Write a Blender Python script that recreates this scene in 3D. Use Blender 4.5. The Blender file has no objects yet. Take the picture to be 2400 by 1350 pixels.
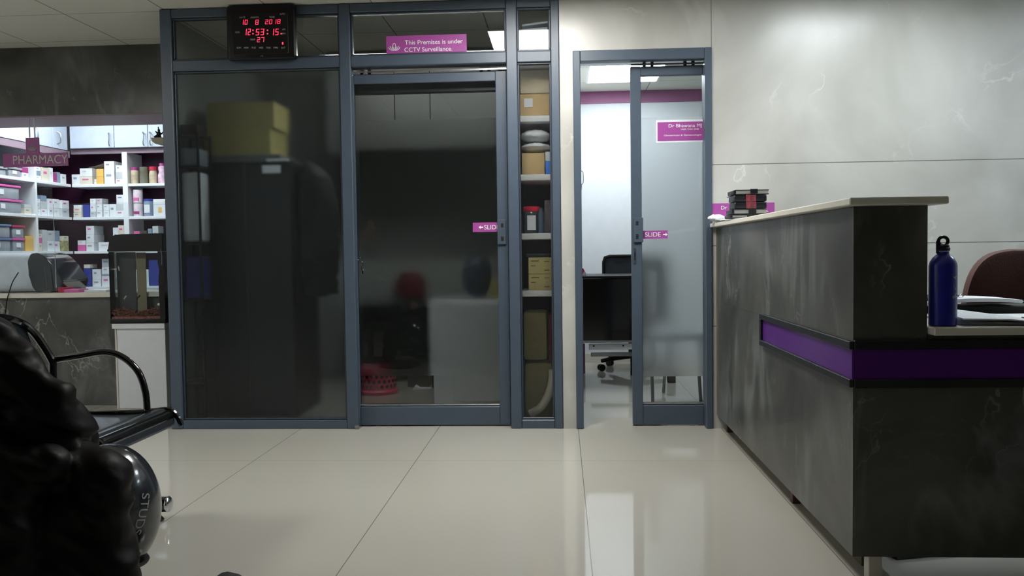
import bpy, bmesh, math, random
from mathutils import Vector, Matrix, noise as mnoise
random.seed(7)
PI = math.pi
SC = bpy.context.scene
COL = SC.collection

# ------------------------------------------------------------------ camera
FPX = 2000.0                                   # focal length in pixels of the 2400 px wide frame
YAW, PITCH, ROLL = 0.0582091, -0.0419524, -0.0136677
CAM = Vector((0, 0, 1.0))
cy, sy, cp, sp = math.cos(YAW), math.sin(YAW), math.cos(PITCH), math.sin(PITCH)
FWD = Vector((-sy * cp, cy * cp, sp)); RT0 = Vector((cy, sy, 0)); UP0 = RT0.cross(FWD)
cr, sr = math.cos(ROLL), math.sin(ROLL)
RT = RT0 * cr + UP0 * sr
UP = -RT0 * sr + UP0 * cr
cam = bpy.data.cameras.new('camera'); cam.sensor_width = 36.0; cam.lens = FPX / 2400 * 36.0
cam.clip_start = 0.05
co = bpy.data.objects.new('camera', cam); COL.objects.link(co)
co.matrix_world = Matrix(((RT.x, UP.x, -FWD.x, CAM.x), (RT.y, UP.y, -FWD.y, CAM.y), (RT.z, UP.z, -FWD.z, CAM.z), (0, 0, 0, 1)))
SC.camera = co
SC.view_settings.view_transform = 'Standard'
SC.view_settings.look = 'None'
SC.view_settings.gamma = 1.0
SC.view_settings.use_curve_mapping = False
SC.view_settings.exposure = 0.46

# ------------------------------------------------------------------ light
CEIL = 2.41
w = bpy.data.worlds.new('world'); SC.world = w; w.use_nodes = True
w.node_tree.nodes['Background'].inputs[0].default_value = (0.8, 0.9, 1, 1)
w.node_tree.nodes['Background'].inputs[1].default_value = 0.02
# x0, x1, y0, y1, strength, colour, label
LIGHTS = [
    (-0.45, 0.15, 3.60, 4.20, 30.0, (1.0, 0.985, 0.95), 'square ceiling light panel above the floor in front of the sliding glass door'),
    (1.35, 1.95, 3.60, 4.20, 17.5, (0.90, 0.97, 1.0), 'square ceiling light panel above the reception desk beside the pale stone wall'),
    (3.15, 3.75, 3.60, 4.20, 16.0, (0.72, 0.86, 1.0), 'square bluish ceiling light panel at the far right end of the stone wall'),
    (-4.05, -3.45, 2.44, 3.04, 30.0, (1.0, 0.985, 0.94), 'square ceiling light panel at the far left above the wall behind the bench'),
    (0.235, 0.80, 6.55, 7.20, 16.5, (0.90, 0.97, 1.0), 'square ceiling light panel glowing inside the room behind the half open door'),
    (-4.05, -3.45, 6.10, 6.70, 15.5, (0.90, 0.97, 1.0), 'square ceiling light panel above the pharmacy shelves on the left'),
    (-3.45, -2.85, 5.95, 6.25, 4.0, (0.90, 0.97, 1.0), 'narrow ceiling light panel behind the pharmacy bulkhead'),
]

# ------------------------------------------------------------------ picture ray -> world point on a real plane
def ray(px, py):
    return RT * ((px - 1200) / FPX) + UP * (-(py - 675) / FPX) + FWD
def atY(px, py, Y):
    d = ray(px, py); return CAM + d * (Y / d.y)
def atZ(px, py, Z):
    d = ray(px, py); return CAM + d * ((Z - CAM.z) / d.z)
def atX(px, py, X):
    d = ray(px, py); return CAM + d * (X / d.x)

# ------------------------------------------------------------------ materials
def srgb(c):
    return tuple((v / 255 / 12.92) if v / 255 <= 0.04045 else ((v / 255 + 0.055) / 1.055) ** 2.4 for v in c)
MATS = {}
def newmat(name):
    m = bpy.data.materials.new(name); m.use_nodes = True; nt = m.node_tree
    for n in list(nt.nodes): nt.nodes.remove(n)
    out = nt.nodes.new('ShaderNodeOutputMaterial')
    return m, nt, out
def mat(name, c, rough=0.5, metal=0.0, var=0.06, scale=14.0, bump=0.0, coat=0.0, spec=0.5, bscale=None):
    """procedural paint/plastic/cloth: colour varied by noise, optional bump"""
    if name in MATS: return MATS[name]
    m, nt, out = newmat(name); L = nt.links
    b = nt.nodes.new('ShaderNodeBsdfPrincipled'); L.new(b.outputs[0], out.inputs[0])
    tc = nt.nodes.new('ShaderNodeTexCoord'); nz = nt.nodes.new('ShaderNodeTexNoise')
    nz.inputs['Scale'].default_value = scale; nz.inputs['Detail'].default_value = 3
    L.new(tc.outputs['Object'], nz.inputs['Vector'])
    rp = nt.nodes.new('ShaderNodeValToRGB'); c3 = srgb(c)
    rp.color_ramp.elements[0].position = 0.3; rp.color_ramp.elements[1].position = 0.7
    rp.color_ramp.elements[0].color = tuple(max(0, v * (1 - var)) for v in c3) + (1,)
    rp.color_ramp.elements[1].color = tuple(min(1, v * (1 + var)) for v in c3) + (1,)
    L.new(nz.outputs['Fac'], rp.inputs[0]); L.new(rp.outputs[0], b.inputs['Base Color'])
    b.inputs['Roughness'].default_value = rough; b.inputs['Metallic'].default_value = metal
    b.inputs['Specular IOR Level'].default_value = spec
    if coat: b.inputs['Coat Weight'].default_value = coat; b.inputs['Coat Roughness'].default_value = 0.05
    if bump:
        n2 = nt.nodes.new('ShaderNodeTexNoise'); n2.inputs['Scale'].default_value = bscale or scale * 4
        n2.inputs['Detail'].default_value = 4; L.new(tc.outputs['Object'], n2.inputs['Vector'])
        bp = nt.nodes.new('ShaderNodeBump'); bp.inputs['Strength'].default_value = bump; bp.inputs['Distance'].default_value = 0.01
        L.new(n2.outputs['Fac'], bp.inputs['Height']); L.new(bp.outputs[0], b.inputs['Normal'])
    MATS[name] = m; return m
def emis(name, c, s):
    if name in MATS: return MATS[name]
    m, nt, out = newmat(name); e = nt.nodes.new('ShaderNodeEmission')
    e.inputs[0].default_value = tuple(c) + (1,); e.inputs[1].default_value = s
    nt.links.new(e.outputs[0], out.inputs[0]); MATS[name] = m; return m
def math_node(nt, op, a, b=None, c=None):
    n = nt.nodes.new('ShaderNodeMath'); n.operation = op
    for i, v in enumerate((a, b, c)):
        if v is None: continue
        if isinstance(v, (int, float)): n.inputs[i].default_value = v
        else: nt.links.new(v, n.inputs[i])
    return n.outputs[0]
def mixc(nt, f, a, b):
    n = nt.nodes.new('ShaderNodeMix'); n.data_type = 'RGBA'
    for s, v in ((0, f), (6, a), (7, b)):
        if isinstance(v, (int, float)): n.inputs[s].default_value = v
        elif isinstance(v, tuple): n.inputs[s].default_value = v + (1,)
        else: nt.links.new(v, n.inputs[s])
    return n.outputs[2]
def world_xyz(nt):
    g = nt.nodes.new('ShaderNodeNewGeometry'); s = nt.nodes.new('ShaderNodeSeparateXYZ')
    nt.links.new(g.outputs['Position'], s.inputs[0]); return g.outputs['Position'], s.outputs
def line_at(nt, coord, pos, w_):
    return math_node(nt, 'LESS_THAN', math_node(nt, 'ABSOLUTE', math_node(nt, 'SUBTRACT', coord, pos)), w_)
def line_every(nt, coord, off, step, w_):
    f = math_node(nt, 'FRACT', math_node(nt, 'ADD', math_node(nt, 'DIVIDE', math_node(nt, 'SUBTRACT', coord, off), step), 100.5))
    d = math_node(nt, 'ABSOLUTE', math_node(nt, 'SUBTRACT', f, 0.5))
    return math_node(nt, 'LESS_THAN', d, w_ / step)
def veins(nt, pos, scale, width, dist, mask_lo, seedoff=0.0, stretch=(1, 1, 1)):
    mp = nt.nodes.new('ShaderNodeMapping'); nt.links.new(pos, mp.inputs[0])
    mp.inputs['Location'].default_value = (seedoff, seedoff * 1.7, seedoff * 0.6); mp.inputs['Scale'].default_value = stretch
    n = nt.nodes.new('ShaderNodeTexNoise'); n.inputs['Scale'].default_value = scale; n.inputs['Detail'].default_value = 5
    n.inputs['Roughness'].default_value = 0.55; n.inputs['Distortion'].default_value = dist
    nt.links.new(mp.outputs[0], n.inputs['Vector'])
    d = math_node(nt, 'ABSOLUTE', math_node(nt, 'SUBTRACT', n.outputs['Fac'], 0.5))
    v = math_node(nt, 'SUBTRACT', 1.0, math_node(nt, 'MINIMUM', math_node(nt, 'DIVIDE', d, width), 1.0))
    k = nt.nodes.new('ShaderNodeTexNoise'); k.inputs['Scale'].default_value = scale * 1.3; k.inputs['Detail'].default_value = 2
    mp2 = nt.nodes.new('ShaderNodeMapping'); nt.links.new(pos, mp2.inputs[0]); mp2.inputs['Location'].default_value = (5 + seedoff, 3, 9)
    nt.links.new(mp2.outputs[0], k.inputs['Vector'])
    m_ = nt.nodes.new('ShaderNodeMapRange'); m_.inputs[1].default_value = mask_lo; m_.inputs[2].default_value = mask_lo + 0.14
    nt.links.new(k.outputs['Fac'], m_.inputs[0])
    return math_node(nt, 'MULTIPLY', v, m_.outputs[0])
def dark_stone(name='dark_stone', tone=1.0):
    if name in MATS: return MATS[name]
    m, nt, out = newmat(name); b = nt.nodes.new('ShaderNodeBsdfPrincipled'); nt.links.new(b.outputs[0], out.inputs[0])
    pos, xyz = world_xyz(nt)
    n = nt.nodes.new('ShaderNodeTexNoise'); n.inputs['Scale'].default_value = 2.6; n.inputs['Detail'].default_value = 6
    n.inputs['Distortion'].default_value = 0.5; nt.links.new(pos, n.inputs['Vector'])
    rp = nt.nodes.new('ShaderNodeValToRGB'); nt.links.new(n.outputs['Fac'], rp.inputs[0])
    rp.color_ramp.elements[0].position = 0.32; rp.color_ramp.elements[0].color = tuple(v * tone for v in srgb((50, 50, 48))) + (1,)
    rp.color_ramp.elements[1].position = 0.72; rp.color_ramp.elements[1].color = tuple(v * tone for v in srgb((92, 92, 87))) + (1,)
    c = mixc(nt, math_node(nt, 'MULTIPLY', veins(nt, pos, 2.2, 0.005, 0.3, 0.50, 0.0, (1, 1, 0.6)), 0.6), rp.outputs[0], srgb((170, 170, 162)))
    c = mixc(nt, math_node(nt, 'MULTIPLY', veins(nt, pos, 3.4, 0.007, 0.3, 0.54, 7.0), 0.35), c, srgb((150, 150, 145)))
    c = mixc(nt, math_node(nt, 'MULTIPLY', veins(nt, pos, 1.5, 0.05, 0.8, 0.44, 3.0, (1.6, 1.6, 0.5)), 0.26), c, srgb((150, 156, 156)))
    nt.links.new(c, b.inputs['Base Color'])
    b.inputs['Roughness'].default_value = 0.32; b.inputs['Specular IOR Level'].default_value = 0.4
    MATS[name] = m; return m
def pale_stone():
    m, nt, out = newmat('pale_stone'); b = nt.nodes.new('ShaderNodeBsdfPrincipled'); nt.links.new(b.outputs[0], out.inputs[0])
    pos, xyz = world_xyz(nt)
    n = nt.nodes.new('ShaderNodeTexNoise'); n.inputs['Scale'].default_value = 1.4; n.inputs['Detail'].default_value = 6
    n.inputs['Distortion'].default_value = 0.7; nt.links.new(pos, n.inputs['Vector'])
    rp = nt.nodes.new('ShaderNodeValToRGB'); nt.links.new(n.outputs['Fac'], rp.inputs[0])
    rp.color_ramp.elements[0].position = 0.3; rp.color_ramp.elements[0].color = srgb((162, 161, 154)) + (1,)
    rp.color_ramp.elements[1].position = 0.72; rp.color_ramp.elements[1].color = srgb((194, 194, 189)) + (1,)
    c = mixc(nt, math_node(nt, 'MULTIPLY', veins(nt, pos, 0.9, 0.03, 0.5, 0.47, 2.0), 0.22), rp.outputs[0], srgb((228, 228, 224)))
    c = mixc(nt, math_node(nt, 'MULTIPLY', veins(nt, pos, 1.7, 0.010, 0.35, 0.52, 11.0), 0.35), c, srgb((234, 234, 230)))
    right = math_node(nt, 'GREATER_THAN', xyz[0], 0.834)
    j = math_node(nt, 'MAXIMUM', line_at(nt, xyz[2], 1.467, 0.0022), line_at(nt, xyz[2], 1.020, 0.0022))
    j = math_node(nt, 'MULTIPLY', math_node(nt, 'MAXIMUM', j, line_at(nt, xyz[2], 0.573, 0.0022)), right)
    j = math_node(nt, 'MAXIMUM', j, line_at(nt, xyz[0], 0.8345, 0.0016))
    c = mixc(nt, j, c, srgb((96, 96, 92)))
    nt.links.new(c, b.inputs['Base Color']); b.inputs['Roughness'].default_value = 0.28
    b.inputs['Specular IOR Level'].default_value = 0.45
    return m
def floor_tile():
    m, nt, out = newmat('polished_floor_tile'); b = nt.nodes.new('ShaderNodeBsdfPrincipled'); nt.links.new(b.outputs[0], out.inputs[0])
    pos, xyz = world_xyz(nt)
    n = nt.nodes.new('ShaderNodeTexNoise'); n.inputs['Scale'].default_value = 0.8; n.inputs['Detail'].default_value = 3; nt.links.new(pos, n.inputs['Vector'])
    c = mixc(nt, n.outputs['Fac'], srgb((178, 175, 165)), srgb((188, 186, 177)))
    j = math_node(nt, 'MAXIMUM', line_every(nt, xyz[0], 0.085, 0.797, 0.0016), line_every(nt, xyz[1], 4.05, 1.6, 0.0012))
    c = mixc(nt, j, c, srgb((118, 114, 106)))
    nt.links.new(c, b.inputs['Base Color']); b.inputs['Roughness'].default_value = 0.045
    b.inputs['IOR'].default_value = 1.5
    return m
def ceiling_tile():
    m, nt, out = newmat('ceiling_tile'); b = nt.nodes.new('ShaderNodeBsdfPrincipled'); nt.links.new(b.outputs[0], out.inputs[0])
    pos, xyz = world_xyz(nt)
    n = nt.nodes.new('ShaderNodeTexNoise'); n.inputs['Scale'].default_value = 60; nt.links.new(pos, n.inputs['Vector'])
    c = mixc(nt, n.outputs['Fac'], srgb((208, 206, 194)), srgb((216, 214, 204)))
    j = math_node(nt, 'MAXIMUM', line_every(nt, xyz[0], -2.25, 0.602, 0.004), line_every(nt, xyz[1], 4.84, 0.6, 0.003))
    c = mixc(nt, math_node(nt, 'MULTIPLY', j, 0.75), c, srgb((88, 82, 68)))
    nt.links.new(c, b.inputs['Base Color']); b.inputs['Roughness'].default_value = 0.8
    return m
def clear_glass(nm='clear_glass', ior=1.5, tr=.87):
    m, nt, out = newmat(nm); t = nt.nodes.new('ShaderNodeBsdfTransparent'); t.inputs[0].default_value = (tr, tr + .02, tr + .02, 1)
    g = nt.nodes.new('ShaderNodeBsdfGlossy'); g.inputs['Roughness'].default_value = 0.01
    f = nt.nodes.new('ShaderNodeFresnel'); f.inputs[0].default_value = ior
    mx = nt.nodes.new('ShaderNodeMixShader'); L = nt.links
    L.new(f.outputs[0], mx.inputs[0]); L.new(t.outputs[0], mx.inputs[1]); L.new(g.outputs[0], mx.inputs[2]); L.new(mx.outputs[0], out.inputs[0])
    return m
def frosted(name, col, rough, milk, milkcol):
    m, nt, out = newmat(name); L = nt.links
    r = nt.nodes.new('ShaderNodeBsdfRefraction'); r.inputs['Color'].default_value = tuple(col) + (1,)
    r.inputs['Roughness'].default_value = rough; r.inputs['IOR'].default_value = 1.25
    d = nt.nodes.new('ShaderNodeBsdfTranslucent'); d.inputs[0].default_value = tuple(milkcol) + (1,)
    d2 = nt.nodes.new('ShaderNodeBsdfDiffuse'); d2.inputs[0].default_value = tuple(milkcol) + (1,)
    a = nt.nodes.new('ShaderNodeMixShader'); a.inputs[0].default_value = 0.5; L.new(d.outputs[0], a.inputs[1]); L.new(d2.outputs[0], a.inputs[2])
    b = nt.nodes.new('ShaderNodeMixShader'); b.inputs[0].default_value = milk; L.new(r.outputs[0], b.inputs[1]); L.new(a.outputs[0], b.inputs[2])
    g = nt.nodes.new('ShaderNodeBsdfGlossy'); g.inputs['Roughness'].default_value = 0.12
    f = nt.nodes.new('ShaderNodeFresnel'); f.inputs[0].default_value = 1.35
    mx = nt.nodes.new('ShaderNodeMixShader'); L.new(f.outputs[0], mx.inputs[0]); L.new(b.outputs[0], mx.inputs[1]); L.new(g.outputs[0], mx.inputs[2])
    L.new(mx.outputs[0], out.inputs[0]); return m

M_DARK = dark_stone(); M_PALE = pale_stone(); M_FLOOR = floor_tile(); M_CEIL = ceiling_tile()
M_GLASS = clear_glass()
M_GLASS2 = clear_glass('thin_clear_glass', 1.22, .95)
M_FROST = frosted('frosted_glass', (0.88, 0.92, 0.94), 0.25, 0.025, (0.5, 0.53, 0.55))
M_FROSTLITE = frosted('light_frosted_glass', (0.97, 0.98, 0.98), 0.045, 0.02, (0.5, 0.53, 0.55))
M_FILM = frosted('frosted_film', (0.97, 0.98, 0.98), 0.33, 0.05, (0.5, 0.53, 0.55))
M_FILMW = frosted('white_frosted_film', (1.0, 1.0, 1.0), 0.40, 0.30, (0.92, 0.95, 0.98))
M_FRAME = mat('slate_blue_aluminium', (70, 82, 96), 0.38, 0.0, 0.04, 20)
M_FRAMED = mat('dark_slate_aluminium', (50, 58, 68), 0.42, 0.0, 0.04, 20)
M_BLACK = mat('black_plastic', (13, 13, 14), 0.38, 0, 0.1, spec=0.3)
M_BLACKM = mat('matt_black_plastic', (16, 16, 17), 0.6, 0, 0.1)
M_GLOSSBLK = mat('gloss_black_enamel', (10, 10, 11), 0.12, 0, 0.05, coat=0.6)
M_CHROME = mat('chrome', (205, 208, 210), 0.12, 1.0, 0.02)
M_STEEL = mat('brushed_steel', (165, 168, 170), 0.3, 1.0, 0.05, 30)
M_WHITE = mat('white_laminate', (222, 226, 230), 0.35, 0, 0.02)
M_WHITEW = mat('white_wall_paint', (222, 226, 230), 0.7, 0, 0.02)
M_CREAM = mat('cream_stone_slab', (212, 208, 196), 0.35, 0, 0.04)
M_GMAUVE = mat('grey_mauve_laminate', (134, 116, 128), 0.5, 0, 0.04)
M_MAUVE = mat('mauve_paint', (150, 92, 132), 0.5, 0, 0.04)
M_PURPLE = mat('purple_sign_vinyl', (158, 72, 148), 0.4, 0, 0.04)
M_SIGNTX = mat('white_sign_lettering', (236, 238, 240), 0.5, 0, 0.02)
M_PURPGLASS = mat('purple_back_painted_glass', (86, 38, 122), 0.14, 0, 0.04, spec=0.14)
M_MAROON = mat('maroon_shelf_back', (62, 22, 52), 0.5, 0, 0.1)
M_GREYW = mat('grey_store_paint', (128, 132, 130), 0.7, 0, 0.05, 2)
M_PAPER = mat('white_paper', (226, 230, 234), 0.7, 0, 0.03)
M_KRAFT = mat('kraft_cardboard', (176, 150, 104), 0.75, 0, 0.06)
M_YKRAFT = mat('yellow_cardboard', (188, 176, 118), 0.75, 0, 0.08)
M_JACKET = mat('black_leather', (5, 3, 3), 0.5, 0, 0.2, 10, bump=0.1, bscale=26, spec=0.16)
M_TROUSER = mat('black_cloth', (12, 11, 12), 0.8, 0, 0.2, 30, bump=0.4, bscale=60)
M_SKIN = mat('skin', (150, 104, 80), 0.5, 0, 0.06)
M_HAIR = mat('black_hair', (16, 13, 12), 0.5, 0, 0.2, 60)

# ------------------------------------------------------------------ geometry helpers
WORLD = {}
def fin(name, bm, m, parent=None, smooth=True, base=True, angle=35):
    """link ONE mesh object; its origin goes to the middle of its base"""
    bmesh.ops.recalc_face_normals(bm, faces=bm.faces)
    vs = [v.co for v in bm.verts]
    lo = Vector([min(v[i] for v in vs) for i in range(3)]); hi = Vector([max(v[i] for v in vs) for i in range(3)])
    c = Vector(((lo.x + hi.x) / 2, (lo.y + hi.y) / 2, lo.z))
    for v in bm.verts: v.co -= c
    if smooth:
        for f in bm.faces: f.smooth = True
        for e in bm.edges:
            if len(e.link_faces) == 2 and e.calc_face_angle(0) > math.radians(angle): e.smooth = False
    me = bpy.data.meshes.new(name); bm.to_mesh(me); bm.free()
    if m: me.materials.append(m)
    o = bpy.data.objects.new(name, me); COL.objects.link(o); WORLD[o] = c
    if parent: o.parent = parent; o.location = c - WORLD[parent]
    else: o.location = c
    return o
def root(name, loc, label=None, cat=None, group=None):
    o = bpy.data.objects.new(name, None); COL.objects.link(o); o.location = loc; o.empty_display_size = 0.05
    WORLD[o] = Vector(loc)
    return tag(o, label, cat, group)
def tag(o, label=None, cat=None, group=None, kind=None):
    if label: o['label'] = label
    if cat: o['category'] = cat
    if group: o['group'] = group
    if kind: o['kind'] = kind
    return o
def struct(o, label=None):
    o['kind'] = 'structure'
    if label: o['label'] = label
    return o
def B(): return bmesh.new()
def box(bm, x0, x1, y0, y1, z0, z1, bev=0.0, seg=2):
    r = bmesh.ops.create_cube(bm, size=1.0); vs = r['verts']
    for v in vs:
        v.co = Vector((x0 + (v.co.x + .5) * (x1 - x0), y0 + (v.co.y + .5) * (y1 - y0), z0 + (v.co.z + .5) * (z1 - z0)))
    if bev > 0:
        es = list({e for v in vs for e in v.link_edges})
        bmesh.ops.bevel(bm, geom=es, offset=min(bev, 0.45 * min(abs(x1 - x0), abs(y1 - y0), abs(z1 - z0))), segments=seg, affect='EDGES', profile=0.6)
    return bm
def rbox(x0, x1, y0, y1, z0, z1, rz=0.0, bev=0.002, seg=1):
    bm = B(); box(bm, x0, x1, y0, y1, z0, z1, bev, seg)
    if rz: bmesh.ops.rotate(bm, verts=bm.verts, cent=((x0 + x1) / 2, (y0 + y1) / 2, z0), matrix=Matrix.Rotation(rz, 3, 'Z'))
    return bm
def loft(bm, rings, cap=True, closed=False):
    rows = [[bm.verts.new(p) for p in r] for r in rings]; n = len(rows[0])
    for a, b_ in zip(rows[:-1], rows[1:]):
        for i in range(n):
            bm.faces.new((a[i], a[(i + 1) % n], b_[(i + 1) % n], b_[i]))
    if closed:
        a, b_ = rows[-1], rows[0]
        for i in range(n): bm.faces.new((a[i], a[(i + 1) % n], b_[(i + 1) % n], b_[i]))
    elif cap:
        bm.faces.new(rows[0]); bm.faces.new(rows[-1])
    return bm
def tube(bm, pts, r, seg=10, closed=False, flat=1.0):
    pts = [Vector(p) for p in pts]; rings = []; n = len(pts)
    rs = r if isinstance(r, (list, tuple)) else [r] * n
    ref = None
    for i, p in enumerate(pts):
        if closed: t = pts[(i + 1) % n] - pts[i - 1]
        else: t = pts[min(i + 1, n - 1)] - pts[max(i - 1, 0)]
        t.normalize()
        if ref is None:
            ref = Vector((0, 0, 1)) if abs(t.z) < 0.9 else Vector((0, 1, 0))
        u = t.cross(ref).normalized(); v = u.cross(t).normalized(); ref = v
        rings.append([p + (u * math.cos(a) + v * math.sin(a) * flat) * rs[i] for a in [2 * PI * k / seg for k in range(seg)]])
    return loft(bm, rings, closed=closed)
def smoothpath(pts, n=6):
    pts = [Vector(p) for p in pts]; out = []
    P = [pts[0]] + pts + [pts[-1]]
    for i in range(1, len(P) - 2):
        for k in range(n):
            t = k / n; a, b_, c, d = P[i - 1], P[i], P[i + 1], P[i + 2]
            out.append(0.5 * ((2 * b_) + (c - a) * t + (2 * a - 5 * b_ + 4 * c - d) * t * t + (-a + 3 * b_ - 3 * c + d) * t ** 3))
    out.append(pts[-1]); return out
def lathe(bm, prof, c=(0, 0, 0), seg=24, sx=1.0, sy_=1.0):
    return loft(bm, [[Vector((c[0] + r * sx * math.cos(2 * PI * k / seg), c[1] + r * sy_ * math.sin(2 * PI * k / seg), c[2] + z)) for k in range(seg)] for r, z in prof])
def ellipsoid(bm, c, r, seg=20, rings=12):
    res = bmesh.ops.create_uvsphere(bm, u_segments=seg, v_segments=rings, radius=1)
    for v in res['verts']: v.co = Vector((c[0] + v.co.x * r[0], c[1] + v.co.y * r[1], c[2] + v.co.z * r[2]))
def prism(bm, poly, y0, y1):
    """polygon in x-z extruded along y"""
    a = [bm.verts.new((x, y0, z)) for x, z in poly]; b_ = [bm.verts.new((x, y1, z)) for x, z in poly]; n = len(poly)
    bm.faces.new(a); bm.faces.new(b_)
    for i in range(n): bm.faces.new((a[i], a[(i + 1) % n], b_[(i + 1) % n], b_[i]))
    return bm
def text(name, s, x0, x1, zb, h, y, m, parent, lean=0.0, ext=0.0008, spacing=1.0):
    """lettering facing the camera side (-Y), fitted between x0 and x1, capital height h"""
    cu = bpy.data.curves.new(name, 'FONT'); cu.body = s; cu.size = 1.0; cu.extrude = 0.01; cu.space_character = spacing
    t = bpy.data.objects.new(name, cu); COL.objects.link(t)
    dg = bpy.context.evaluated_depsgraph_get(); me = bpy.data.meshes.new_from_object(t.evaluated_get(dg))
    bpy.data.objects.remove(t); bpy.data.curves.remove(cu)
    xs = [v.co.x for v in me.vertices]; ys = [v.co.y for v in me.vertices]
    sx = (x1 - x0) / (max(xs) - min(xs)); szz = h / 0.70
    bm = B(); bm.from_mesh(me); bpy.data.meshes.remove(me); mx = min(xs)
    for v in bm.verts: v.co = Vector((x0 + (v.co.x - mx) * sx + lean * v.co.y * szz, y - ext * (0.5 + v.co.z * 50), zb + v.co.y * szz))
    return fin(name, bm, m, parent, smooth=False)
def remeshed(name, bm, m, parent, voxel=0.012, smooth_it=4, disp=0.0, dscale=0.08):
    """weld overlapping rounded volumes into one continuous skin"""
    me = bpy.data.meshes.new(name); bm.to_mesh(me); bm.free()
    o = bpy.data.objects.new(name, me); COL.objects.link(o)
    r = o.modifiers.new('weld', 'REMESH'); r.mode = 'VOXEL'; r.voxel_size = voxel
    s = o.modifiers.new('soften', 'SMOOTH'); s.iterations = smooth_it; s.factor = 0.5
    dg = bpy.context.evaluated_depsgraph_get(); m2 = bpy.data.meshes.new_from_object(o.evaluated_get(dg))
    bpy.data.objects.remove(o); b2 = B(); b2.from_mesh(m2); bpy.data.meshes.remove(m2)
    if disp:
        b2.normal_update()
        mv = [(v, v.normal.copy()) for v in b2.verts]
        for v, n in mv:
            q = v.co / dscale
            a = mnoise.noise(Vector((q.x * 0.7 + q.z * 1.4, q.y, q.z - q.x * 0.9)))
            k = 1 - abs(mnoise.noise(Vector((q.x * 1.3 + q.z * 1.8, q.y * 0.6, (q.z - q.x) * 0.5)))) * 2.2
            v.co += n * disp * (0.5 * a + 0.8 * k - 0.3)
    return fin(name, b2, m, parent, angle=80)
def lotus(name, cx, cz, w_, y, m, parent):
    """outlined lotus flower emblem"""
    bm = B(); s = w_ / 2
    def arc(pts): tube(bm, [(cx + a * s, y, cz + b_ * s) for a, b_ in pts], w_ * 0.028, 6, flat=1.0)
    arc([(math.cos(t) * 0.25, 0.75 + math.sin(t) * 0.42) for t in [PI * k / 10 - PI / 2 + 0.0 for k in range(20)]])
    for sg in (-1, 1):
        arc([(0, 0.02), (0.30 * sg, 0.05), (0.55 * sg, 0.3), (0.72 * sg, 0.72)])
        arc([(0.1 * sg, -0.02), (0.5 * sg, 0.02), (0.8 * sg, 0.22), (0.98 * sg, 0.55)])
        arc([(0, 0.04), (0.16 * sg, 0.2), (0.34 * sg, 0.35), (0.38 * sg, 0.6)])
    return fin(name, bm, m, parent)
def pinch(bm, f): 
    for v in bm.verts: f(v)
    return bm

# ------------------------------------------------------------------ ceiling lights
for k, (x0, x1, y0, y1, s, c, lab) in enumerate(LIGHTS):
    t = root('ceiling_light', ((x0 + x1) / 2, (y0 + y1) / 2, CEIL - 0.012), lab, 'ceiling light', 'ceiling light panels')
    bm = B(); w_ = 0.014
    for a in ((x0 - w_, x1 + w_, y0 - w_, y0), (x0 - w_, x1 + w_, y1, y1 + w_), (x0 - w_, x0, y0, y1), (x1, x1 + w_, y0, y1)):
        box(bm, a[0], a[1], a[2], a[3], CEIL - 0.012, CEIL - 0.0005)
    fin('light_frame', bm, M_WHITE, t)
    bm = B(); box(bm, x0, x1, y0, y1, CEIL - 0.008, CEIL - 0.002)
    fin('diffuser', bm, emis('light_panel_%d' % k, c, s), t, smooth=False)

# unseen fill tube, added to light the store room; hidden behind the transom
t = root('fill_tube', (-.87, 5.35, 2.2), 'unseen fill tube added under the ceiling to light the store room', 'lamp')
bm = B(); tube(bm, [(-1.46, 5.35, 2.215), (-.28, 5.35, 2.215)], .014, 12); fin('tube', bm, emis('fill_tube_light', (0.97, 0.98, 0.92), 32.0), t)
bm = B(); box(bm, -1.48, -.26, 5.26, 5.44, 2.234, 2.238); fin('fill_reflector', bm, M_WHITE, t, smooth=False)  # added above the fill tube to throw its light downwards
for x in (-1.34, -.32):
    bm = B(); box(bm, x, x + .008, 5.346, 5.354, 2.239, 2.409); fin('fill_tube_rod', bm, M_STEEL, t)
# ------------------------------------------------------------------ room shell
D = 4.79
def slab(name, m, *bxs, label=None):
    bm = B()
    for b_ in bxs: box(bm, *b_)
    return struct(fin(name, bm, m, smooth=False), label)
slab('floor', M_FLOOR, (-4.7, 4.6, -1.6, 7.9, -0.1, 0.0), label='polished beige floor tiles')
slab('ceiling', M_CEIL, (-4.7, 4.6, -1.6, 7.9, CEIL, CEIL + 0.1), label='pale tiled ceiling')
slab('wall_front', M_PALE, (0.002, 0.075, D, D + 0.1, 0, CEIL), (0.834, 4.5, D, D + 0.1, 0, CEIL), (0.075, 0.834, D, D + 0.1, 2.108, CEIL), label='pale veined stone panel wall')
slab('wall_back', mat('taupe_wall', (92, 90, 84), 0.7), (-4.7, 4.6, -1.6, -1.5, 0, CEIL))
slab('wall_left', M_WHITEW, (-4.7, -4.6, -1.5, 7.9, 0, CEIL))
slab('wall_right', M_PALE, (4.5, 4.6, -1.5, 7.9, 0, CEIL))
slab('wall_bulkhead', M_DARK, (-4.6, -2.286, 5.57, 5.60, 1.957, CEIL), label='dark veined stone bulkhead above the pharmacy counter')
slab('ceiling_soffit', M_GMAUVE, (-4.6, -2.286, 5.572, 6.0, 1.948, 1.957), label='mauve underside of the pharmacy bulkhead')
slab('wall_soffit_rear', M_WHITEW, (-4.6, -2.286, 5.97, 6.0, 1.957, CEIL))
slab('wall_partition', M_GREYW, (-2.286, -2.275, D + 0.07, 7.9, 0, CEIL), label='side wall between pharmacy and store room')
slab('trim_7', M_FRAMED, (-2.288, -2.268, D + .0655, D + .08, 0, CEIL), (-2.287, -2.2862, D + .08, 5.55, 0, CEIL), label='dark slate end strip of the side wall')
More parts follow.
